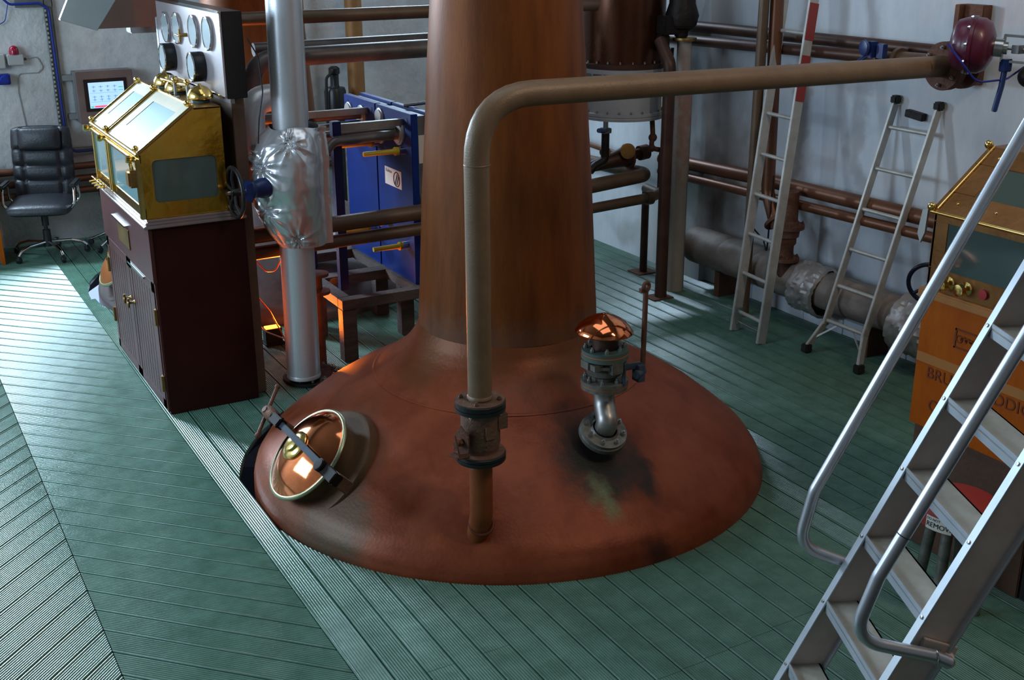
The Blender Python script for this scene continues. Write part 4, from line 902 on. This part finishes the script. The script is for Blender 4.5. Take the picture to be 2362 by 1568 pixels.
# ================================================================ RIGHT BACK CORNER
cx_, cy_ = 5.342, 7.734
cn = thing('condenser', 'tall dark copper condenser column with bolted flanges over a grey drum', 'condenser', (cx_, cy_, 1.36))
mk(G().lathe((cx_, cy_, 0), (0, 0, 1), [(0, 1.80), (.322, 1.80), (.322, 4.6), (.2, 4.9), (0, 4.9)], 56), 'copper_shell', 'copper_dark', cn)
mk(G().lathe((cx_, cy_, 0), (0, 0, 1), [(.3, 1.765), (.348, 1.765), (.350, 1.80), (.32, 1.805), (.3, 1.805)], 56), 'upper_flange', 'pipe_dark', cn)
mk(G().lathe((cx_, cy_, 0), (0, 0, 1), [(.3, 1.728), (.350, 1.728), (.350, 1.762), (.3, 1.764)], 56).lathe((cx_, cy_, 0), (0, 0, 1), [(.31, 1.73), (.315, 1.42)], 56), 'grey_drum', 'vessel_grey', cn)
mk(G().lathe((cx_, cy_, 0), (0, 0, 1), [(0, 1.372), (.338, 1.372), (.340, 1.392), (.336, 1.396), (.336, 1.400), (.340, 1.404), (.340, 1.425), (.31, 1.43)], 56), 'bottom_flange', 'vessel_grey', cn)
bolts(cn, (cx_, cy_, 1.805), (0, 0, 1), .334, 22, .009, .012); bolts(cn, (cx_, cy_, 1.728), (0, 0, -1), .334, 22, .009, .012); bolts(cn, (cx_, cy_, 1.43), (0, 0, 1), .326, 22, .009, .010)
mk(G().cyl((5.12, 7.62, 1.26), (5.12, 7.62, 1.38), .02).box((5.085, 7.585, 1.27), (5.155, 7.655, 1.31)), 'drain_stub', 'steel', cn, bev=.004)
mk(G().tube([(5.12, 7.60, 1.29), (5.06, 7.55, 1.30), (4.99, 7.5, 1.315)], .010, 10).tube([(5.05, 7.545, 1.302), (4.97, 7.49, 1.32)], .018, 12), 'drain_lever', 'blue_valve', cn)
mk(G().tube([(5.12, 7.62, 1.27), (5.12, 7.62, 1.06), (5.02, 7.62, 1.02), (4.98, 7.62, .98)], .032, 16, .05), 'drain_hose', 'black_iron', cn)
# posts
tag(mk(G().lathe((5.62, 7.32, 0), (0, 0, 1), [(0, 0), (.078, 0), (.078, .02), (.074, .9), (.078, .905), (.080, 1.3), (.080, 1.62), (.062, 1.70), (.056, 1.76), (.056, 1.97), (0, 1.97)], 8, .3), 'clad_post', 'post_grey', ang=50), 'pale grey clad post in the back right corner', 'post')
av = thing('actuator_valve', 'black bulky valve actuator with brass flange on the pale corner post', 'valve', (5.62, 7.32, 1.97))
mk(G().lathe((5.62, 7.32, 1.972), (0, 0, 1), [(0, 0), (.09, 0), (.092, .012), (.09, .022), (0, .022)], 32), 'flange', 'brass_dull', av)
mk(G().lathe((5.60, 7.34, 1.995), (0, 0, 1), [(0, 0), (.05, 0), (.055, .05), (.11, .08), (.13, .16), (.10, .25), (.10, .6), (0, .6)], 12).box((5.42, 7.3, 2.02), (5.60, 7.42, 2.16)).box((5.42, 7.34, 1.90), (5.50, 7.42, 2.02)), 'actuator', 'black_iron', av, bev=.008)
tp_ = thing('support_tube', 'dark brown floor standing support tube left of the pale post', 'tube', (5.40, 7.20, 0))
mk(G().tube([(5.40, 7.20, .008), (5.40, 7.20, 1.82), (5.42, 7.36, 1.98)], .047, 22, .1), 'tube', 'pipe_dark', tp_)
mk(G().box((5.29, 7.13, 0), (5.48, 7.28, .008)), 'foot_plate', 'rust_iron', tp_)
tp2 = thing('support_tube', 'thinner brown support post on a square foot, behind the dark support tube', 'tube', (5.70, 7.86, 0))
mk(G().tube([(5.70, 7.86, .008), (5.70, 7.86, .70)], .032, 18), 'tube', 'pipe_dark', tp2)
mk(G().box((5.60, 7.78, 0), (5.80, 7.95, .008)), 'foot_plate', 'rust_iron', tp2)
# pipes joining in the corner
tag(mk(G().tube([(5.86, 9.9, .72), (5.52, 8.2, .88), (5.46, 7.52, .925), (4.1, 7.52, .83)], .056, 24, .10), 'corner_pipe', 'pipe_brown'), 'brown pipe doubling back in a vee behind the neck, above its straight partner', 'pipe', 'brown pipes behind the dark support tube')
tag(mk(G().tube([(5.70, 7.86, .725), (5.64, 7.60, .735), (5.50, 7.52, .735), (4.1, 7.52, .675)], .041, 22, .08).lathe((5.46, 7.52, .733), (1, 0, .04), [(.0, 0), (.055, 0), (.055, .05), (0, .05)], 20), 'corner_pipe', 'pipe_brown'), 'lowest straight brown pipe behind the neck, ending at the dark support tube', 'pipe', 'brown pipes behind the dark support tube')
tag(mk(G().tube([(5.945, 9.9, .93), (5.86, 9.7, .93), (5.5, 7.95, 1.01), (5.46, 7.75, 1.04)], .022, 14), 'corner_pipe', 'pipe_copper'), 'slim copper pipe running above the vee shaped brown pipe', 'pipe', 'brown pipes behind the dark support tube')
fn = thing('cone_reducer', 'dark tapered pipe reducer with round flange under the grey drum', 'pipe reducer', (5.4, 7.72, 1.0))
mk(G().tube([(4.95, 7.75, .97), (5.36, 7.75, 1.03), (5.42, 7.75, 1.04)], [.03, .075, .09], 24), 'cone', 'pipe_dark', fn)
mk(G().lathe((5.42, 7.75, 1.04), (1, 0, .1), [(0, 0), (.10, 0), (.10, .02), (.04, .022), (.04, .12), (.06, .12), (.06, .2), (0, .2)], 28), 'flange', 'rust_iron', fn)
for yy, zz, r, lab in ((7.66, 1.13, .062, 'larger'), (7.70, 1.135, .044, 'smaller')):
    xx = 5.36 if r > .05 else 5.17
    q = tag(mk(G().lathe((xx, yy, zz-.03), (-.3, -1, .15), [(0, 0), (r, 0), (r, .018), (r*.6, .02), (0, .02)], 28), 'blank_flange', 'brass_dull'), lab+' greenish round blank flange under the grey drum', 'flange', 'round blank flanges under the grey drum')
tag(mk(G().tube([(5.56, 7.62, 1.37), (5.56, 7.60, 1.22), (5.53, 7.58, 1.12), (5.66, 7.58, 1.09), (5.70, 7.6, 1.09)], .020, 14, .05).ball((5.56, 7.60, 1.20), .035, 12).ball((5.54, 7.585, 1.12), .032, 12), 'drain_pipe', 'rust_iron'), 'short knobbly drain pipe bending below the right rim of the grey drum', 'pipe')
tag(mk(G().tube([(5.66, 7.52, 1.9), (5.66, 7.55, 1.3), (5.6, 7.55, 1.05), (5.6, 7.55, .8)], .013, 12, .05), 'drain_pipe', 'pipe_dark'), 'slim dark pipe running down between the grey drum and the corner post', 'pipe')

# ================================================================ RIGHT WALL PIPES
wp = 'long horizontal pipes on the right wall'
tag(mk(G().tube([(5.88, 8.6, 2.04), (5.95, 7.3, 2.045), (5.95, 4.95, 2.055)], .042, 22), 'wall_pipe', 'pipe_dark'), 'upper brown pipe of the high pair along the right wall', 'pipe', wp)
tag(mk(G().tube([(5.84, 8.4, 1.93), (5.84, 5.55, 1.99)], .040, 22), 'wall_pipe', 'pipe_dark'), 'lower brown pipe of the high pair along the right wall', 'pipe', wp)
tag(mk(G().tube([(5.88, 7.9, .955), (5.93, 6.8, .985), (5.93, 3.7, 1.035)], .052, 22), 'wall_pipe', 'pipe_copper'), 'thick brown pipe, upper of the low pair along the right wall', 'pipe', wp)
tag(mk(G().tube([(5.87, 7.9, .85), (5.87, 6.9, .875), (5.87, 3.7, .95)], .036, 22), 'wall_pipe', 'pipe_copper'), 'slimmer brown pipe, lower of the low pair along the right wall', 'pipe', wp)
bvv = thing('butterfly_valve', 'blue levered valve on the high pipe pair of the right wall', 'valve', (5.84, 5.5, 2.0))
mk(G().lathe((5.84, 5.55, 1.99), (0, -1, 0), [(0, 0), (.07, 0), (.07, .02), (.045, .02), (.045, .14), (.075, .14), (.075, .17), (0, .17)], 28), 'valve_body', 'pipe_brown', bvv)
mk(G().box((5.70, 5.50, 2.0), (5.76, 5.56, 2.10)).lathe((5.70, 5.55, 2.06), (-1, .2, 0), [(0, 0), (.05, 0), (.05, .02), (0, .03)], 16).tube([(5.72, 5.52, 2.03), (5.66, 5.62, 1.94)], .014, 10).box((5.72, 5.42, 2.0), (5.76, 5.48, 2.09)), 'valve_handle', 'blue_valve', bvv, bev=.005)
tag(mk(G().tube([(5.84, 5.38, 1.99), (5.84, 4.95, 2.0), (5.3, 4.6, 2.05)], .055, 22, .15), 'wall_pipe', 'pipe_brown'), 'short brown pipe bending out from the blue levered valve', 'pipe')
vg = 'vertical pipes on the right wall'
v1 = tag(mk(G().tube([(5.665, 6.50, .0), (5.665, 6.50, 4.8)], .037, 22), 'vertical_pipe', 'pipe_brown'), 'left of two tall vertical brown pipes on the right wall, reaching the floor', 'pipe', vg)
v2 = tag(mk(G().tube([(5.765, 6.56, 4.8), (5.765, 6.44, .95), (5.75, 6.33, .775)], .048, 24, .15), 'vertical_pipe', 'pipe_copper'), 'right of two tall vertical brown pipes on the right wall, ending in an elbow', 'pipe', vg)
mk(G().lathe((5.75, 6.325, .77), (0, -1, -.9), [(0, 0), (.085, 0), (.09, .012), (.085, .025), (0, .025)], 28), 'elbow_flange', 'rust_iron', v2)
gv = thing('gate_valve', 'rusty brown flanged gate valve above the insulated pipe, behind the long ladder', 'valve', (5.8, 6.2, .5))
GXv, GYv = 5.78, 6.22
mk(G().lathe((GXv, GYv, 0), (0, 0, 1), [(0, .49), (.10, .49), (.10, .515), (.055, .52), (.055, .60), (.07, .62), (.07, .66), (.085, .67), (.09, .72), (.12, .73), (.12, .76), (.09, .77), (.07, .79), (.065, 1.0), (0, 1.0)], 32), 'valve_body', 'rust_iron', gv)
bolts(gv, (GXv, GYv, .515), (0, 0, 1), .082, 8, .010, .014, m='rust_iron'); bolts(gv, (GXv, GYv, .76), (0, 0, 1), .105, 8, .010, .014, m='rust_iron')
mk(G().tube([(GXv, GYv, .50), (GXv, GYv, .36), (GXv+.04, GYv-.15, .30)], .058, 24, .1), 'elbow', 'pipe_dark', gv)
tag(mk(G().tube([(5.76, 6.55, .80), (5.70, 6.50, .68), (5.74, 6.42, .60), (5.72, 6.36, .52), (5.70, 6.33, .60), (5.72, 6.34, 1.1)], .006, 8, .05), 'chain', 'black_iron'), 'dark chain looped over the insulated pipe behind the long ladder', 'chain')
# insulated pipe, in wrapped lengths
ip = thing('insulated_pipe', 'fat grey insulated pipe lying low along the right wall', 'pipe', (5.86, 6, .33))
ys_ = [7.40, 6.95, 6.55, 6.05, 5.75, 5.2, 4.6, 3.6]
for i, (a_, b_) in enumerate(zip(ys_, ys_[1:])):
    r = .145 if i < 3 else .135
    g = G(); n = 34; m = 10; vs = []
    for ii in range(m+1):
        y = a_+(b_-a_)*ii/m
        for j in range(n):
            t = 2*pi*j/n; d = noise.noise(Vector((cos(t)*1.6, y*4, sin(t)*1.6)))*.012
            rr = r+d-(.01 if ii in (0, m) else 0)
            vs.append((5.865+cos(t)*rr, y, .34+sin(t)*rr))
    fs = [(ii*n+j, ii*n+(j+1) % n, (ii+1)*n+(j+1) % n, (ii+1)*n+j) for ii in range(m) for j in range(n)]+[tuple(range(n)), tuple(m*n+j for j in reversed(range(n)))]
    g.add(vs, fs); mk(g, 'wrap_section', 'insulation', ip, ang=60)
for yy in (7.0, 5.4, 4.2): mk(G().box((5.80, yy-.03, .0), (6.0, yy+.03, .2)), 'pipe_support', 'rust_iron', ip)
def foil_blob(y, r, h, label, seed):
    g = G(); n = 60; m = 26; vs = []
    for i in range(m+1):
        yy = y-h/2+h*i/m
        for j in range(n):
            t = 2*pi*j/n; p = Vector((cos(t)*2, sin(t)*2, yy*7+seed)); c = noise.voronoi(p*.8)[0]
            rr = r*(1+.13*(c[1]-c[0]-.3))+.014*(1-abs(noise.noise(p*3))*2)*.7-(.02 if i in (0, m) else 0)
            vs.append((5.86+cos(t)*rr, yy+.06*sin(t*2)*.3, .33+sin(t)*rr*(1.15 if sin(t) < 0 else 1)))
    fs = [(i*n+j, i*n+(j+1) % n, (i+1)*n+(j+1) % n, (i+1)*n+j) for i in range(m) for j in range(n)]
    g.add(vs, fs); tag(mk(g, 'foil_wrap', 'foil_dull', ang=24), label, 'foil', 'foil wraps on the insulated pipe')
foil_blob(5.98, .165, .26, 'crumpled foil wrap on the insulated pipe between the two ladders', 2)
foil_blob(4.98, .18, .34, 'crumpled foil wrap on the insulated pipe beside the dark blue handwheel', 11)
wh = thing('handwheel', 'dark blue handwheel poking out left of the orange cabinet', 'wheel', (5.6, 4.98, .62))
wc = Vector((5.60, 4.73, .72)); g = G().torus(wc, (1, .55, .3), .138, .014, 40, 10)
u_, v_, a_ = basis((1, .55, .3))
for k in range(3):
    t = 2*pi*k/3+.4; g.tube([wc, wc+(u_*cos(t)+v_*sin(t))*.138], .011, 8)
g.cyl(wc, wc+a_*.12, .02)
mk(g, 'rim', 'navy', wh)
mk(G().cyl(wc+a_*.10, wc+a_*.24-Vector((0, 0, .06)), .035), 'bonnet', 'rust_iron', wh)
# wall bracket board behind the burgundy actuator
tag(mk(G().box((6.0, 4.93, 1.87), (6.08, 5.12, 2.34)).box((5.96, 5.07, 1.87), (6.0, 5.11, 2.34)), 'wall_plate', 'rust_iron', bev=.004), 'brown steel channel fixed on the wall behind the burgundy actuator', 'bracket')
# burgundy actuator and its valve, at the end of the big pipe
ac = thing('pneumatic_valve', 'burgundy diaphragm actuator with steel yoke at the end of the olive pipe', 'valve', (5.0, 4.1, 2.13))
EY = BY-.02
mk(G().lathe((4.836, EY, 2.128), (1, 0, 0), [(0, 0), (.118, 0), (.12, .02), (.07, .024), (.07, .10), (.12, .11), (.12, .14), (0, .14)], 40), 'valve_body', 'rust_iron', ac)
ad = Vector((.52, -.80, -.05)).normalized(); aco = prj(2244, 104, 6.28)
mk(G().lathe(aco-ad*.05, ad, [(0, -.05), (.07, -.05), (.115, -.03), (.130, .01), (.133, .035), (.140, .038), (.140, .054), (.133, .057), (.132, .09), (.112, .125), (.06, .148), (0, .15)], 48), 'diaphragm_case', 'burgundy', ac, ang=60)
bolts(ac, aco-ad*.05+ad*.036, -ad, .1365, 10, .008, .008, .1, m='chrome')
mk(G().lathe(aco+ad*.10, ad, [(0, 0), (.045, 0), (.045, .04), (.03, .04), (.03, .06), (0, .06)], 24), 'actuator_collar', 'steel', ac)
au, avv, _ = basis(ad); upv = Vector((0, 0, 1)); upv = (upv-ad*upv.dot(ad)).normalized()
y0_ = aco+ad*.14
mk(G().beam(y0_+upv*.06, y0_+upv*.06+ad*.14, .03, .012, upv).beam(y0_-upv*.06, y0_-upv*.06+ad*.14, .03, .012, upv).beam(y0_+upv*.066, y0_-upv*.066, .03, .012, ad).beam(y0_+ad*.14+upv*.066, y0_+ad*.14-upv*.066, .03, .012, ad).cyl(y0_, y0_+ad*.14, .008)
   .box((-.03, -.02, -.02), (.03, .02, .02), Matrix.Translation(y0_+ad*.07)), 'yoke', 'steel', ac, bev=.002)
mk(G().lathe(y0_+ad*.15, ad, [(0, 0), (.05, 0), (.055, .06), (.09, .07), (.09, .10), (0, .10)], 28).box((-.05, -.06, -.11), (.05, .06, -.03), Matrix.Translation(y0_+ad*.19)).ball(y0_+ad*.14-upv*.12, .055, 16), 'bonnet', 'black_iron', ac)
mk(G().tube([aco-ad*.06-au*0+Vector((-.12, -.03, .01)), aco+Vector((-.135, -.06, -.07)), aco+Vector((-.06, -.10, -.165)), aco+Vector((.10, -.14, -.155)), aco+Vector((.19, -.16, -.10))], .005, 8, .08), 'air_line', 'cable_blue', ac)
lb = aco+ad*.16-Vector((0, 0, .08))
mk(G().box((-.025, -.02, -.03), (.025, .02, .03), Matrix.Translation(lb)).tube([lb, lb+Vector((-.01, .0, -.10)), lb+Vector((-.04, .0, -.22))], .014, 12, .05), 'lever', 'blue_valve', ac, bev=.004)

# ================================================================ LADDERS
def ladder(name, foot, top, wdir, width, rungs, label, rail=(.028, .075), mtl='ladder_alu', zt=None):
    t = thing(name, label, 'ladder', (foot[0], foot[1]-width/2, 0))
    foot = Vector(foot); top = Vector(top); W = Vector(wdir).normalized()*width
    d = (top-foot).normalized(); nrm = d.cross(W).normalized()
    for s_ in (0, 1): mk(G().beam(foot+W*s_, top+W*s_, rail[1], rail[0], W.normalized()), 'rail', mtl, t, bev=.003)
    for z in rungs:
        p = foot+d*(z/d.z); mk(G().tube([p, p+W], .014, 12), 'rung', mtl, t)
    return t, foot, top, W, d, nrm
l1, f_, tp1, W1, d1, n1 = ladder('extension_ladder', (5.385, 6.27, 0), (5.935, 6.53, 2.9), (-.09, -1, 0), .325, [.145, .42, .70, .98, 1.26, 1.54, 1.82, 2.10, 2.38, 2.66], 'long scuffed aluminium ladder leaning on the right wall, with red painted patches', (.026, .072))
for z0_, z1_ in ((1.66, 1.96), (2.06, 2.30)):
    a_ = f_+W1*1.0+d1*(z0_/d1.z); b_ = f_+W1+d1*(z1_/d1.z); o_ = W1.normalized()*.016
    mk(G().beam(a_+o_, b_+o_, .074, .004, W1.normalized()), 'red_side_plate', 'red_plastic', l1)
p = f_+d1*.075; mk(G().tube([p+W1*.12, p+W1*.95], .009, 10).box((-.02, -.012, -.06), (.02, .012, .06), Matrix.Translation(f_+W1*.1+d1*.12)), 'lock_bar', 'steel', l1)
pa = f_+d1*2.0+W1*.3+Vector((0, 0, 0)); mk(G().box((-.03, -.03, -.04), (.03, .03, .04), Matrix.Translation(f_+d1*1.85+W1*.45+Vector((.03, 0, .02)))), 'rope_pulley', 'black_iron', l1)
l2, f2, tp2_, W2, d2_, n2 = ladder('flared_ladder', (5.625, 5.61, .20), (6.045, 5.575, 1.68), (0, -1, 0), .36, [0.03, .27, .52, .79, 1.06, 1.33], 'shorter aluminium ladder with flared rubber tipped feet leaning on the right wall', (.022, .055))
for s_, sg in ((0, 1), (1, -1)):
    p = f2+W2*s_; q = Vector((5.535 if s_ else 5.52, 5.66 if not s_ else 5.18, .03))
    fl = mk(G().beam(p+d2_*.02, q, .05, .022, (0, 1, 0)), 'flared_foot', 'ladder_alu', l2, bev=.003)
    mk(G().box((-.03, -.03, -.03), (.03, .03, .03), Matrix.Translation(q)), 'rubber_tip', 'rubber', fl, bev=.008)
    mk(G().box((-.03, -.028, 0), (.03, .028, .055), Matrix.Translation(tp2_+W2*s_)), 'rail_cap', 'rubber', l2, bev=.01)
    pc = f2+W2*(.30 if s_ == 0 else .70)+d2_*.02
    mk(G().beam(pc, p*.45+q*.55, .012, .006, (1, 0, 0)), 'brace', 'ladder_alu', l2)
tag(mk(G().box((-.075, -.022, -.024), (.075, .022, .024), Matrix.Translation((6.055, 5.405, 1.625)) @ Matrix.Rotation(pi/2, 4, 'Z') @ Matrix.Rotation(radians(-6), 4, 'Y')), 'wall_hook', 'black_iron', bev=.004), 'dark wedge shaped block on the wall between the tops of the flared ladder rails', 'block')

# ================================================================ RIGHT CABINET
rc = thing('cabinet', 'orange varnished cabinet front with carved lettering behind the stair', 'cabinet', (4.4, 2.9, 0))
RX = 4.10
mk(G().box((RX, 1.9, .60), (4.68, 3.50, 1.215)), 'upper_case', 'orange_wood', rc, bev=.004)
mk(G().box((RX-.003, 1.9, .91), (RX+.001, 3.495, .955)), 'band', 'orange_edge', rc)
mk(G().box((RX-.02, 1.88, 1.215), (4.70, 3.52, 1.255)), 'top_ledge', 'orange_edge', rc, bev=.006)
mk(G().box((RX+.02, 2.82, 0), (4.66, 3.48, .60)), 'plinth', 'crate_brown', rc, bev=.004)
mk(G().box((RX+.03, 1.95, 0), (4.64, 2.815, .60)), 'recess_dark', 'recess_black', rc, bev=.004)  # black block filling the recess, its darkness put into the colour
lt = frame((RX-.001, 3.43, .845), (0, -1, 0), (0, 0, 1), (-1, 0, 0))
text('BRUICHLADDICH', 'carved_lettering', .078, lt, 'carved', rc, .0025)
text('CO', 'carved_lettering', .078, frame((RX-.001, 3.40, .695), (0, -1, 0), (0, 0, 1), (-1, 0, 0)), 'carved', rc, .0025)
g = G()
for a_, b_ in (((3.15, 1.03), (3.30, 1.038)), ((3.15, 1.112), (3.30, 1.12)), ((3.15, 1.03), (3.158, 1.12)), ((3.292, 1.03), (3.30, 1.12))): g.box((RX-.004, a_[0], a_[1]), (RX, b_[0], b_[1]))
for i in range(5): g.torus((RX-.001, 3.275-.024*i, 1.075), (1, 0, .3*i), .016, .0035, 14, 6)
mk(g, 'carved_emblem', 'carved', rc)
rs = thing('spirit_safe', 'darker bronze framed spirit safe with riveted lid on the orange cabinet', 'safe', (4.4, 2.8, 1.256))
Zb = 1.256; o_ = [(RX, Zb), (4.58, Zb), (4.58, Zb+.60), (4.42, Zb+.60), (RX, Zb+.355)]
mk(G().prism([(x, 3.49, z) for x, z in o_], (0, -.012, 0)), 'end_plate', 'bronze', rs)
mk(G().prism([(x, 2.0, z) for x, z in o_], (0, -.012, 0)), 'end_plate', 'bronze', rs)
mk(G().box((RX, 2.0, Zb), (RX+.012, 3.49, Zb+.10)).box((RX, 2.0, Zb+.31), (RX+.012, 3.49, Zb+.355)).box((RX, 3.41, Zb+.1), (RX+.012, 3.49, Zb+.31)).box((RX, 2.66, Zb+.1), (RX+.012, 2.72, Zb+.31)), 'front_frame', 'bronze', rs, bev=.002)
mk(G().box((RX+.004, 2.02, Zb+.09), (RX+.008, 3.42, Zb+.32)), 'front_glass', 'glass_dark', rs)
mk(G().box((RX+.012, 2.0, Zb+.0), (4.58, 3.478, Zb+.012)), 'floor_plate', 'bronze', rs)
mk(G().box((4.568, 2.0, Zb), (4.58, 3.478, Zb+.6)), 'back_plate', 'bronze', rs)
sl = Vector((.32, 0, .245)).normalized(); sn = Vector((-sl.z, 0, sl.x)); T = frame((RX, 0, Zb+.355), sl, (0, 1, 0), sn); LL = .403
mk(G().box((-.01, 2.0, 0), (.11, 3.50, .012), T).box((.29, 2.0, 0), (LL, 3.50, .012), T).box((.11, 3.36, 0), (.29, 3.50, .012), T).box((.11, 2.0, 0), (.29, 2.2, .012), T), 'lid', 'bronze', rs, bev=.002)
mk(G().box((.10, 2.1, .004), (.30, 3.37, .008), T), 'lid_glass', 'glass_dark', rs)
mk(G().tube([T @ Vector((-.012, 2.0, .004)), T @ Vector((-.012, 3.5, .004))], .009, 12).tube([T @ Vector((0, 3.47, .016)), T @ Vector((LL, 3.47, .016))], .005, 8), 'lid_rail', 'brass', rs)
for yy in (3.40, 3.2, 3.0, 2.8):
    for k in (.05, .34): mk(G().ball(T @ Vector((k, yy, .013)), .007, 10), 'rivet', 'brass', rs)
for k in (0, LL): mk(G().ball(T @ Vector((k, 3.5, .02)), .02, 12), 'corner_knob', 'brass', rs)
mk(G().box((4.42, 2.0, Zb+.592), (4.58, 3.50, Zb+.606)), 'top_plate', 'bronze', rs)
mk(G().prism([(RX-.018, 3.515, Zb+.36), (RX-.018, 3.545, Zb+.35), (RX-.018, 3.56, Zb+.24), (RX-.018, 3.54, Zb+.20), (RX-.018, 3.52, Zb+.25)], (.012, 0, 0)), 'hasp', 'steel_bright', rs)
for yy, col in ((3.37, 'brass'), (3.275, 'brass'), (3.18, 'ink_red')):
    mk(G().lathe((RX, yy, Zb+.05), (-1, 0, 0), [(0, 0), (.03, 0), (.012, .008), (.012, .03), (.028, .035), (.026, .055), (0, .06)] if col == 'brass' else [(0, 0), (.022, 0), (.022, .012), (0, .014)], 20), 'knob', col, rs)
mk(G().box((RX+.06, 2.3, Zb+.012), (4.45, 2.9, Zb+.08)).cyl((4.3, 3.25, Zb+.012), (4.3, 3.25, Zb+.25), .06).cyl((4.3, 3.0, Zb+.012), (4.3, 3.0, Zb+.28), .05), 'glass_jars', 'steel_dial', rs)
# red stool
so = thing('stool', 'round red topped stool with a printed label behind the stair treads', 'stool', (3.83, 2.97, 0))
sc_ = (3.82, 2.95)
mk(G().lathe((*sc_, .405), (0, 0, 1), [(0, 0), (.155, 0), (.165, .01), (.168, .07), (.16, .10), (.13, .115), (0, .12)], 48), 'seat', 'red_plastic', so)
for k in range(4):
    a = pi/4+k*pi/2-.4; mk(G().tube([(sc_[0]+.09*cos(a), sc_[1]+.09*sin(a), .405), (sc_[0]+.13*cos(a), sc_[1]+.13*sin(a), .0)], .024, 16), 'leg', 'valve_grey', so)
def curved(s0, s1, z0, z1, rr, m, nm):
    g = G(); n = 10; vs = []
    for i in range(n+1):
        t = s0+(s1-s0)*i/n
        vs += [(sc_[0]+rr*cos(t), sc_[1]+rr*sin(t), z0), (sc_[0]+rr*cos(t), sc_[1]+rr*sin(t), z1)]
    g.add(vs, [(2*i, 2*i+2, 2*i+3, 2*i+1) for i in range(n)]); mk(g, nm, m, so)
aa = math.atan2(-2.95, -3.82)-.42
curved(aa-.32, aa+.36, .415, .475, .1695, 'label_white', 'label')
for s_, zz, sz in (('DO NOT', .458, .016), ('REMOVE', .428, .032)):
    cu_m = Matrix.Translation((sc_[0]+.1702*cos(aa), sc_[1]+.1702*sin(aa), zz)) @ Matrix.Rotation(aa+pi/2, 4, 'Z') @ Matrix.Rotation(pi/2, 4, 'X') @ Matrix.Translation((-.052, 0, 0))
    to = text(s_, 'label_print', sz, cu_m, 'ink', so, .0004)
    for v in to.data.vertices:
        d = Vector((v.co.x-sc_[0], v.co.y-sc_[1], 0)); k = .1712/d.length; v.co.x = sc_[0]+d.x*k; v.co.y = sc_[1]+d.y*k

# ================================================================ STAIR
ag = radians(24.725); D1 = Vector((sin(ag), cos(ag), 0)); D2 = Vector((cos(ag), -sin(ag), 0)); Z = Vector((0, 0, 1))
S0 = Vector((2.780, 2.510, .827)); run, rise, wid = .114, .25, .501
def SP(k, off, fwd=0, up=0): return S0+D2*(run*k+fwd)+Z*(rise*k+up)-D1*off
stt = thing('steep_stair', 'steep aluminium stair with open cream treads at the lower right', 'stair', SP(-3.3, .25))
sd = (D2*run+Z*rise).normalized(); sp = (D2*rise-Z*run).normalized()
for off, sg, nm in ((0, 1, 'stringer'), (wid, -1, 'stringer')):
    a_ = SP(-3.308, off); b_ = SP(11, off)
    # channel: web + two flanges turned outwards/inwards
    w0 = -D1*(-.012 if sg > 0 else .012)
    q = [a_+sp*0-D1*0, a_+sp*.125]
    st1 = mk(G().beam(a_+sp*.062-D1*(.0 if sg > 0 else 0), b_+sp*.062, .125, .006, D1), nm, 'stair_alu', stt)
    mk(G().beam(a_+sp*.002+D1*.0, b_+sp*.002, .006, .036, D1), 'front_flange', 'stair_edge', st1, bev=.001)
    mk(G().beam(a_+sp*.124+D1*(-.014), b_+sp*.124+D1*(-.014), .006, .036, D1), 'back_flange', 'stair_edge', st1, bev=.001)
    g = G()
    for k in range(-3, 11): g.lathe(SP(k, off)-sp*.001, -sp, [(0, 0), (.007, 0), (.006, .004), (0, .005)], 10)
    mk(g, 'rivets', 'steel', st1)
for k in range(-3, 11):
    # open step: front lip, deep top, back upstand
    a_ = SP(k, .004, .004, -.002); b_ = SP(k, wid-.004, .004, -.002)
    tr = mk(G().prism([a_+Z*.0, a_+D2*.118+Z*.0, a_+D2*.118-Z*.006, a_+Z*(-.006)], b_-a_), 'tread', 'tread_cream', stt)
    mk(G().prism([a_+Z*.014, a_+D2*.006+Z*.014, a_+D2*.006-Z*.034, a_-Z*.034], b_-a_), 'tread_lip', 'stair_edge', tr, bev=.001)
    mk(G().prism([a_+D2*.112+Z*.0, a_+D2*.118+Z*.0, a_+D2*.118-Z*.03, a_+D2*.112-Z*.03], b_-a_), 'tread_back', 'tread_cream', tr)
def RP(off, s_, z): return Vector((S0.x, S0.y, 0))+D2*s_-D1*off+Z*z
for off, lab, pts in ((-.045, 'handrail', [(.06, .67), (-.035, .70), (-.205, .775), (-.165, .985), (.224, 1.825), (1.2, 3.95)]), (.555, 'handrail', [(.075, .70), (.02, .727), (-.235, .80), (-.175, 1.012), (.155, 1.728), (1.2, 3.99)])):
    P_ = [RP(off, *q) for q in pts]
    hr = mk(G().tube(P_, .0205, 22, .10), lab, 'rail_alu', stt)
    e_ = RP(off, .03 if off > 0 else .0, .715)
    mk(G().tube([RP(off, *pts[0]), RP(off*.9 if off > 0 else 0, pts[0][0]+.02, pts[0][1]-.01)], .019, 16), 'rail_end', 'stair_alu', hr)
    if off > 0:
        mk(G().torus(RP(off, -.115, 1.142), sd, .0205, .0018, 22, 6), 'rail_joint', 'ink', hr)
        mk(G().torus(RP(off, .03, .722), D2, .024, .004, 22, 8), 'rail_clamp', 'steel', hr)
        mk(G().beam(RP(wid+.012, .0, .74), RP(wid+.012, .11, .70), .012, .05, Z), 'clamp_plate', 'stair_alu', hr, bev=.002)
for o in list(S.objects):
    if o.type == 'MESH' and o.parent is None and 'kind' not in o and 'label' not in o: print('UNTAGGED', o.name)
